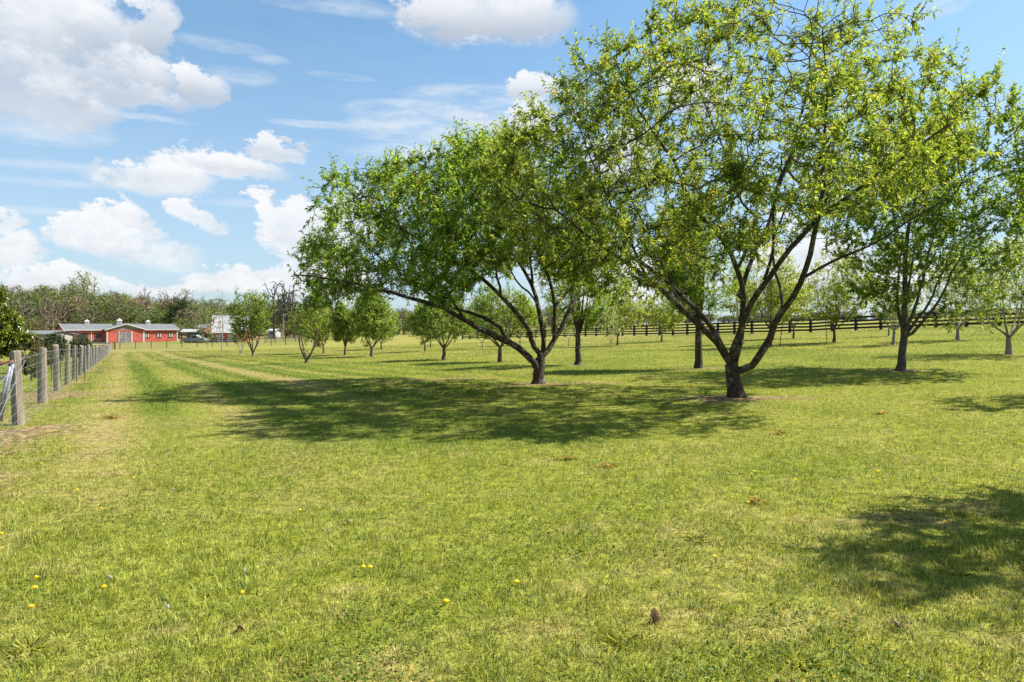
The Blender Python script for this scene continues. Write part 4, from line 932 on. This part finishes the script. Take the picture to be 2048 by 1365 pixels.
def cupola(px, y, zb, s=1):
    X = fx(px); m = MB(); m.box(X-.42*s, X+.42*s, y-.42*s, y+.42*s, zb-.3, zb+.62*s); c = m.build('cupola', M['white'], barn)
    m = MB(); m.box(X-.52*s, X+.52*s, y-.52*s, y+.52*s, zb+.62*s, zb+.70*s)
    m.add([(X-.5*s,y-.5*s,zb+.7*s),(X+.5*s,y-.5*s,zb+.7*s),(X+.5*s,y+.5*s,zb+.7*s),(X-.5*s,y+.5*s,zb+.7*s),(X,y,zb+1.1*s)], [(0,1,4),(1,2,4),(2,3,4),(3,0,4),(3,2,1,0)]); m.build('cap', M['white'], c)
    m = MB(); m.tube((X,y,zb+1.0*s), (X,y,zb+1.6*s), .03); m.box(X-.2, X+.2, y-.01, y+.01, zb+1.3*s, zb+1.36*s); m.build('weather_vane', M['frame_dark'], c)
    m = MB(); m.box(X-.25*s, X+.25*s, y-.45*s, y-.421*s, zb+.1*s, zb+.5*s); m.build('louvre', M['grey_board'], c)
cupola(183, DP/2, RD); cupola(246.5, DP/2-1, RD+.1, 1.15); cupola(307, DP/2, RD)
gm = MB()
for z in (.3, .6, .9, 1.2): gm.tube((fx(183), -1.2, z), (cb0-.1, -1.2, z), .04)
for X in (fx(183), cb0-.12, (fx(183)+cb0)/2): gm.tube((X, -1.2, .1), (X, -1.2, 1.25), .045)
g_ = gm.build('tube_gate', M['steel']); g_.matrix_world = barn.matrix_world; g_.location = O; g_.rotation_euler[2] = rz; tag(g_, 'grey tube gate across the recess of the red barn', 'gate')

# ------------------------------------------------------------------ second barn with a steep pale roof
def local(px, d, label, name, cat, rz=0):
    x = (px-1024)/F*d; p = Vector((x, d, h1(x, d)-.05)); return empty(name, p, label, cat, rz=rz), p
b2, p2 = local(424, 158, 'small red barn with a tall steep whitish roof and an open dark lean-to', 'red_barn', 'barn', rz=R(14))
m_ = 158/F; Wb = 66*m_; dz = EYE-p2.z; zt = dz+(HZ-632)*m_; ze = dz+(HZ-665.5)*m_
m = MB(); m.box(0.2, Wb-.2, 0, 7, 0, ze); m.build('wall', M['red'], b2)
m = MB(); m.add([(.2,0,ze),(.2,7,ze),(.2,4.4,zt-.25),(.2,2.2,zt-.25),(Wb-.2,0,ze),(Wb-.2,7,ze),(Wb-.2,4.4,zt-.25),(Wb-.2,2.2,zt-.25)], [(0,1,2,3),(7,6,5,4)]); m.build('gable', M['red'], b2)
m = MB(); m.slab([(0,-.7,ze-.15),(Wb,-.7,ze-.15),(Wb+.3,.6,ze+1.2),(-.3,.6,ze+1.2)], (0,0,.1)); m.slab([(-.3,.6,ze+1.2),(Wb+.3,.6,ze+1.2),(Wb+.5,3.4,zt),(-.5,3.4,zt)], (0,0,.1)); m.slab([(Wb+.5,3.4,zt),(Wb,7.6,ze),(0,7.6,ze),(-.5,3.4,zt)], (0,0,.1)); m.build('roof', M['white_roof'], b2)
m = MB(); m.box(.8, 2.2, -.05, -.003, 0, ze-.4); m.box(3.4, 4.6, -.05, -.003, 0, ze-.4); m.build('door', M['white'], b2)
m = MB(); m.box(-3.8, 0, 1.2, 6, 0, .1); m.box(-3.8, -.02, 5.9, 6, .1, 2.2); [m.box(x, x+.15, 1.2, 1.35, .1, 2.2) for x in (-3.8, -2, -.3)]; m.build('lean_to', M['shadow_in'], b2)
m = MB(); m.slab([(-4,1,2.25),(.15,1,2.9),(.15,6.2,2.9),(-4,6.2,2.25)], (0,0,.08)); m.build('lean_to_roof', M['grey_board'], b2)

def house(px0, px1, ytop, yeave, ybot, d, name, label, wallm, roofm, deep=7, cat='house', rz=0, win=3, base=None):
    x = (px0-1024)/F*d; zb = EYE+(HZ-ybot)/F*d if base is None else base; g = h1(x, d); zb = max(zb, g-1) if base is None else base
    root = empty(name, Vector((x, d, zb)), label, cat, rz=rz); w = (px1-px0)/F*d; he = (ybot-yeave)/F*d; hr = (ybot-ytop)/F*d
    m = MB(); m.box(0, w, 0, deep, -1.5, he); m.build('wall', wallm, root)
    m = MB(); m.add([(0,0,he),(0,deep,he),(0,deep/2,hr-.1),(w,0,he),(w,deep,he),(w,deep/2,hr-.1)], [(0,1,2),(5,4,3)]); m.build('gable', wallm, root)
    m = MB(); m.slab([(-.4,-.5,he-.1),(w+.4,-.5,he-.1),(w+.4,deep/2,hr),(-.4,deep/2,hr)], (0,0,.12)); m.slab([(w+.4,deep/2,hr),(w+.4,deep+.5,he-.1),(-.4,deep+.5,he-.1),(-.4,deep/2,hr)], (0,0,.12)); m.build('roof', roofm, root)
    for i in range(win):
        X = w*(i+.5)/win; f = MB(); f.box(X-.5, X+.5, -.06, -.003, he*.4, he*.8); fo = f.build('window', M['white'], root); g = MB(); g.box(X-.4, X+.4, -.09, -.061, he*.43, he*.77); g.build('pane', M['dark_glass'], fo)
    return root
house(36, 94, 663, 669, 676, 120, 'house', 'low cream house with a dark grey shingle roof behind the shrubs on the left', M['cream'], M['shingle'], 7, win=0)
house(393, 411, 650, 656, 676, 172, 'brick_house', 'small red brick building between the two red barns', M['brick'], M['shingle'], 5, 'house', win=2)
house(345, 364, 638, 643, 652, 262, 'house', 'white house showing through trees above the right end of the long barn', M['housewhite'], M['white_roof'], 6)
house(378, 398, 644, 649, 660, 240, 'house', 'white house half hidden behind the thin leafless tree', M['housewhite'], M['shingle'], 6)
house(50, 72, 603, 609, 618, 290, 'house', 'white building on the wooded hill at the far left', M['housewhite'], M['white_roof'], 7)
house(536, 549, 659, 663, 673, 190, 'house', 'small white outbuilding behind the grey board fence', M['housewhite'], M['white_roof'], 5, win=1)

# parked vehicles
def car(px, by, d, L_, label, paint, truck=False, rz=0):
    x = (px-1024)/F*d; z = h1(x, d); root = empty('parked_car', Vector((x, d, z)), label, 'pickup truck' if truck else 'car', rz=rz); W2 = .88
    if truck: prof = [(0,.5),(0,1.0),(.1,1.08),(2.0,1.08),(2.15,1.75),(3.4,1.78),(4.0,1.15),(5.2,1.0),(5.3,.5)]
    else: prof = [(0,.35),(0,.85),(.15,.95),(.75,1.42),(2.6,1.45),(3.3,.98),(4.4,.82),(4.5,.35)]
    m = MB(); m.prism(prof, -W2, W2); bo = m.build('body', paint, root)
    gl = [(2.3,1.15),(2.38,1.66),(3.3,1.68),(3.75,1.15)] if truck else [(.55,.98),(.9,1.36),(2.5,1.38),(3.1,.98)]
    m = MB(); m.prism(gl, -W2-.01, W2+.01); m.build('side_window', M['dark_glass'], root)
    for X in ((.95, 4.3) if truck else (.85, 3.65)):
        for s in (-1, 1): m = MB(); m.tube((X, s*(W2-.18), .34), (X, s*(W2+.02), .34), .34, n=16); w = m.build('wheel', M['tyre'], root); m = MB(); m.tube((X, s*(W2+.02), .34), (X, s*(W2+.03), .34), .2, n=12); m.build('rim', M['steel'], w)
    for s in (-1, 1): m = MB(); m.box(prof[-2][0]-.02, prof[-2][0]+.06, s*.62-.14, s*.62+.14, .66, .8); m.build('headlight', M['white'], root)
car(366, 678, 156, 5, 'white pickup truck parked right of the red barn', M['car_white'], True)
car(382, 678, 158, 4.5, 'silver car parked right of the white pickup', M['car_silver'])
cr, cp_ = local(362, 168, 'blue and white canopy shelter behind the parked pickup', 'canopy_shelter', 'shelter')
m = MB(); [m.tube((x, y, 0), (x, y, 2.3), .05) for x in (0, 3.6) for y in (0, 3)]; m.build('frame', M['steel'], cr)
m = MB(); m.slab([(-.2,-.2,2.3),(3.8,-.2,2.3),(3.8,1.5,3.0),(-.2,1.5,3.0)], (0,0,.05)); m.slab([(3.8,1.5,3.0),(3.8,3.2,2.3),(-.2,3.2,2.3),(-.2,1.5,3.0)], (0,0,.05)); m.build('canopy', M['housewhite'], cr)
m = MB(); m.box(.0, 3.6, 2.9, 2.95, .6, 2.2); m.build('tarp', M['blue'], cr)
# pole near the leafless trees
pr, pp = local(567, 165, 'pale utility pole standing by the leafless grey trees', 'utility_pole', 'pole')
m = MB(); m.tube((0,0,0), (0,0,EYE-pp.z+(HZ-628)*165/F), .14, .10); m.build('pole', M['bark_pale'], pr); m = MB(); m.box(-.5,.5,-.06,.06,EYE-pp.z+2.0,EYE-pp.z+2.15); m.build('crossarm', M['grey_board'], pr)

# ------------------------------------------------------------------ garden behind the wire fence
def shrub(px, by, cl, cr, ct, d, mat, n, label, leaf, name='shrub', depthr=None):
    x = ((cl+cr)/2-1024)/F*d; B = Vector((x, d, h1(x, d))); root = empty(name, B, label, 'shrub' if name == 'shrub' else 'tree'); rx = (cr-cl)/2/F*d; H = EYE+(HZ-ct)/F*d-B.z
    rg = np.random.default_rng(int(px*3+ct)); limbs = [(-1, [tuple(B-Vector((0,0,.1))), (B.x, B.y, B.z+H*.12)], .05*H/2, .04*H/2)]
    for j in range(6): a = j*1.05; limbs.append((0, [(B.x, B.y, B.z+H*.1), (B.x+math.cos(a)*rx*.5, B.y+math.sin(a)*rx*.5, B.z+H*.6)], .02*H/2, .008))
    limbs.append((0, [(B.x, B.y, B.z+H*.1), (B.x, B.y, B.z+H*.85)], .04*H/2, .01))
    q = rg.normal(0, 1, (1500, 3)); q /= np.linalg.norm(q, axis=1)[:, None]; q *= rg.random((1500, 1))**.3; ph = (q[:, 2]+1)/2
    wid = np.where(ph > .4, 1-(ph-.4)*.9, 1.0) if name != 'shrub' else 1.0; lump = vnoise(q[:, 0]*3, q[:, 2]*3+q[:, 1], 1., int(px)); k = lump > .25
    at = np.stack([B.x+q[:, 0]*rx*wid, B.y+q[:, 1]*rx*wid, B.z+.08*H+ph*H*.92], 1)[k][:700]
    grow(B, limbs, at, max(.1, H/14), 3., max(.12, H/12), 40, int(px)+7, .04*H/2, .005, True, n, leaf, .5, H*.07, root, M['bark'], M[mat], tintmu=.55, tintsd=.22, sides=(6,4,3), leafup=.2)
shrub(0, 735, -95, 38, 566, 24, 'leaf_magnolia', 34000, 'glossy evergreen magnolia tree at the left picture edge', .13, 'evergreen_tree')
shrub(62, 720, 36, 90, 668, 32, 'leaf_brown', 15000, 'brownish green bush behind the second fence post', .07)
shrub(108, 700, 88, 132, 667, 45, 'leaf_dark', 15000, 'dark green bush beside the black garden arch', .09)
shrub(158, 700, 141, 182, 670, 48, 'leaf_dark', 15000, 'dark green bush in front of the red barn left windows', .09)
shrub(70, 733, 48, 76, 704, 24, 'leaf_brown', 6000, 'low tangle of brown twigs against the wire between the first two posts', .05)
shrub(100, 712, 92, 112, 690, 36, 'leaf_brown', 4000, 'small brown shrub under the dark green bush', .06)
ad = 23.0; ax = (128-1024)/F*ad; AB_ = Vector((ax, ad, h1(ax, ad))); arch = empty('garden_arch', AB_, 'black metal garden arch with ladder sides behind the fourth fence post', 'garden arch')
zt = EYE+(HZ-664)/F*ad-AB_.z
for s, yo in ((1, 0), (1, .45)):
    m = MB(); pts = [Vector((-.42, yo, 0)), Vector((-.42, yo, zt-.42))]+[Vector((-.42*math.cos(t), yo, zt-.42+.42*math.sin(t))) for t in [math.pi*i/12 for i in range(1, 12)]]+[Vector((.16+.26, yo, zt-.42)), Vector((.42, yo, 0))]
    m.path(pts, .012); m.build('hoop', M['black_metal'], arch)
m = MB()
for x in (-.42, .42):
    for i in range(12): m.tube((x, 0, .1+i*.14), (x, .45, .1+i*.14), .006, n=4)
for i in range(1, 8): t = math.pi*i/8; m.tube((-.42*math.cos(t), 0, zt-.42+.42*math.sin(t)), (-.42*math.cos(t), .45, zt-.42+.42*math.sin(t)), .006, n=4)
m.build('rung', M['black_metal'], arch)

# ------------------------------------------------------------------ small things in the lawn
def dandelion(px, py, head, label, cat, grp, i):
    B = ground_px(px, py); rg = random.Random(i*7+3); h = rg.uniform(.05, .07) if head == 'yellow' else rg.uniform(.07, .12)
    B = ground_px(px, py+h/B.y*F); root = empty('dandelion', B, label, cat, grp)
    m = MB(); m.tube((0,0,-.01), (rg.uniform(-.01,.01), 0, h), .002, n=5); m.build('stem', M['stem'], root)
    m = MB(); r = rg.uniform(.011, .016)
    if head == 'yellow':
        for ring, (rr, zz, n) in enumerate(((1, 0, 18), (.75, .004, 14), (.45, .008, 9))):
            for k in range(n):
                a = 6.283*k/n+ring*.3; c, s = math.cos(a), math.sin(a); w = .004; q = r*rr
                m.add([(c*.002, s*.002, h+zz), (c*q-s*w, s*q+c*w, h+zz+.004+q*.15), (c*q*1.08, s*q*1.08, h+zz+.003+q*.2), (c*q+s*w, s*q-c*w, h+zz+.004+q*.15)], [(0,1,2,3)])
        m.tube((0,0,h-.008), (0,0,h+.002), .004, .008, 8); m.build('flower_head', M['petal'], root)
    else:
        for k in range(140):
            z = 1-2*(k+.5)/140; a = k*2.39996; q = math.sqrt(1-z*z); d = Vector((math.cos(a)*q, math.sin(a)*q, z)); m.tube(Vector((0,0,h))+d*.003, Vector((0,0,h))+d*.010, .0002, .0008, 3)
        m.build('seed_head', M['seedhead'], root)
ORDN = ['first','second','third','fourth','fifth','sixth','seventh','eighth','ninth','tenth','eleventh','twelfth','thirteenth','fourteenth','fifteenth','sixteenth','seventeenth','eighteenth','nineteenth','twentieth','twenty-first','twenty-second','twenty-third','twenty-fourth','twenty-fifth','twenty-sixth','twenty-seventh','twenty-eighth']
for i, (px, py) in enumerate(sorted([(203,1021),(600,1023),(1034,1167),(741,1138),(727,1141),(893,1206),(63,1220),(1510,946),(1503,951),(1497,1007),(1430,1119),(856,993),(83,930),(73,1160),(70,1178),(1591,961),(1110,914),(1143,894),(1295,912),(1212,876),(3,1073),(1757,945),(1795,920),(267,958),(154,984),(208,1181),(485,1191),(1890,1048)])):
    dandelion(px, py, 'yellow', 'yellow dandelion in the %s lawn, %s from the left of all yellow ones' % ('near' if py > 1100 else 'middle' if py > 950 else 'farther', ORDN[i]), 'flower', 'yellow dandelions in the lawn', i)
for i, (px, py) in enumerate([(220,1160),(335,1222),(337,910),(340,898),(348,980),(489,1149)]):
    dandelion(px, py, 'white', 'pale fluffy dandelion seed head, %s from the left of the six' % ORDN[i], 'flower', 'dandelion seed heads in the lawn', 50+i)
def dryleaf(px, py, s, label, i):
    B = ground_px(px, py); rg = random.Random(i); n = 9; V = []; Fc = []
    for a in range(n):
        for c in range(5):
            u = a/(n-1); v = c/4-.5; w = math.sin(math.pi*min(1, u*.9+.08))*.62*(1+.25*math.sin(u*19))
            V.append((v*w*s+.12*s*math.sin(u*5), .25*s*math.cos(v*5)*(1-u)+.06*s*rg.random(), u*s+.15*s*abs(v)*math.sin(u*9)+.01))
    for a in range(n-1):
        for c in range(4): k = a*5+c; Fc.append((k, k+1, k+6, k+5))
    m = MB(); m.add(V, Fc); o = m.build('dry_leaf', M['dry']); o.location = B; o.rotation_euler = (rg.uniform(.25,.5) if i == 1 else rg.uniform(.8,1.2), rg.uniform(-.4,.4), rg.uniform(-1,1)); tag(o, label, 'leaf')
    sm = o.modifiers.new('thick', 'SOLIDIFY'); sm.thickness = .0015
dryleaf(1302, 1250, .085, 'curled pinkish brown dry leaf standing up in the lawn, lower right', 1)
dryleaf(477, 1268, .055, 'small curled tan dry leaf, lower left of the lawn', 2)
dryleaf(697, 1048, .05, 'tiny pale dry leaf in the middle of the lawn', 3)
dryleaf(1795, 1252, .05, 'tiny tan dry leaf in the shade edge, lower right', 4)
def clump(px, py, s, n, label, i, mat='hay'):
    B = ground_px(px, py); rg = np.random.default_rng(i+400); q = rg.normal(0, 1, (n, 3))*np.array([s*.42, s*.30, .008]); q[:, :2] += (rg.integers(0, 3, (n, 1))-1)*np.array([[s*.35, s*.12]]); q[:, 2] = np.abs(q[:, 2])+.012+.022*np.clip(1-(q[:, 0]/s)**2, 0, 1)*rg.random(n)
    d = rg.normal(0, 1, (n, 3)); d[:, 2] = np.abs(d[:, 2])*.35; d /= np.linalg.norm(d, axis=1)[:, None]; L_ = (.03+.05*rg.random(n)); V, T_ = leaves(q, d, np.tile((0., 0, 1), (n, 1))+rg.normal(0, .3, (n, 3)), L_, L_*0+.003, rg, .6)
    o = mesh_np('clipping_clump', V, tris=T_, mat=M['blades'], attrs=dict(tint=np.repeat(.35+.6*rg.random(n), 4), straw=np.ones(4*n), soil=np.zeros(4*n))); o.location = B; tag(o, label, 'dry grass', 'clumps of dry grass clippings')
for i, (px, py, s, lb) in enumerate([(1213,937,.17,'thickest brown clump of dry clippings in mid lawn, right of centre'),(1138,920,.18,'flat pale clump of dry clippings left of the thickest one'),
  (1560,870,.14,'dry clipping clump in the sunny grass below the big right tree'),(1762,830,.18,'wide thin dry clipping clump near the right, below the tall green tree'),(1512,1009,.10,'dry clipping clump next to a dandelion, right of centre'),(222,838,.28,'brown dry clipping clump in the lane by the wire fence')]):
    clump(px, py, s*.55, int(120*s/.16), lb, i)
# dark tuft beside the big tree
B = ground_px(1408, 792); rg = np.random.default_rng(9); n = 46; a = rg.random(n)*6.283; q = np.stack([np.cos(a)*.10, np.sin(a)*.06, 0*a], 1)*rg.random((n, 1)); d = np.stack([np.cos(a)*.4, np.sin(a)*.4, 1+0*a], 1)+rg.normal(0, .12, (n, 3)); L_ = .12+.14*rg.random(n)
V, T_ = leaves(q, d, np.stack([np.cos(a), np.sin(a), .3+0*a], 1), L_, L_*0+.012, rg, .3)
o = mesh_np('leafy_tuft', V, tris=T_, mat=M['leaf_green'], attrs=dict(tint=np.full(len(V), .6))); o.location = B; tag(o, 'dark green strappy tuft left of the big right tree trunk', 'plant')
TUS = [(60,1300,'bottom left corner'),(1240,1292,'left of the curled brown dry leaf near the bottom'),(1390,1082,'right of centre among short grass'),(1600,1330,'bottom edge right of centre'),(1900,1150,'in the shade at the lower right')]
for i in range(5):
    px, py, wh = TUS[i]
    B = ground_px(px, py); rg = np.random.default_rng(700+i); n = 55; a = rg.random(n)*6.283; rr = rg.random((n, 1)); q = np.stack([np.cos(a)*.07, np.sin(a)*.07, 0*a], 1)*rr
    d = np.stack([np.cos(a)*.9, np.sin(a)*.9, .7+0*a], 1)+rg.normal(0, .25, (n, 3)); L_ = .05+.06*rg.random(n); V, T_ = leaves(q, d, np.stack([np.cos(a), np.sin(a), .6+0*a], 1), L_, L_*0+.0035, rg, .5)
    o = mesh_np('grass_tussock', V, tris=T_, mat=M['blades'], attrs=dict(tint=np.repeat(np.clip(rg.normal(.75, .2, n), 0, 1), 4), lush=np.full(len(V), .1))); o.location = B
    tag(o, 'pale coarse grass tussock '+wh, 'grass tuft', 'coarse tussocks in the near lawn')
print('objects', len(bpy.data.objects))
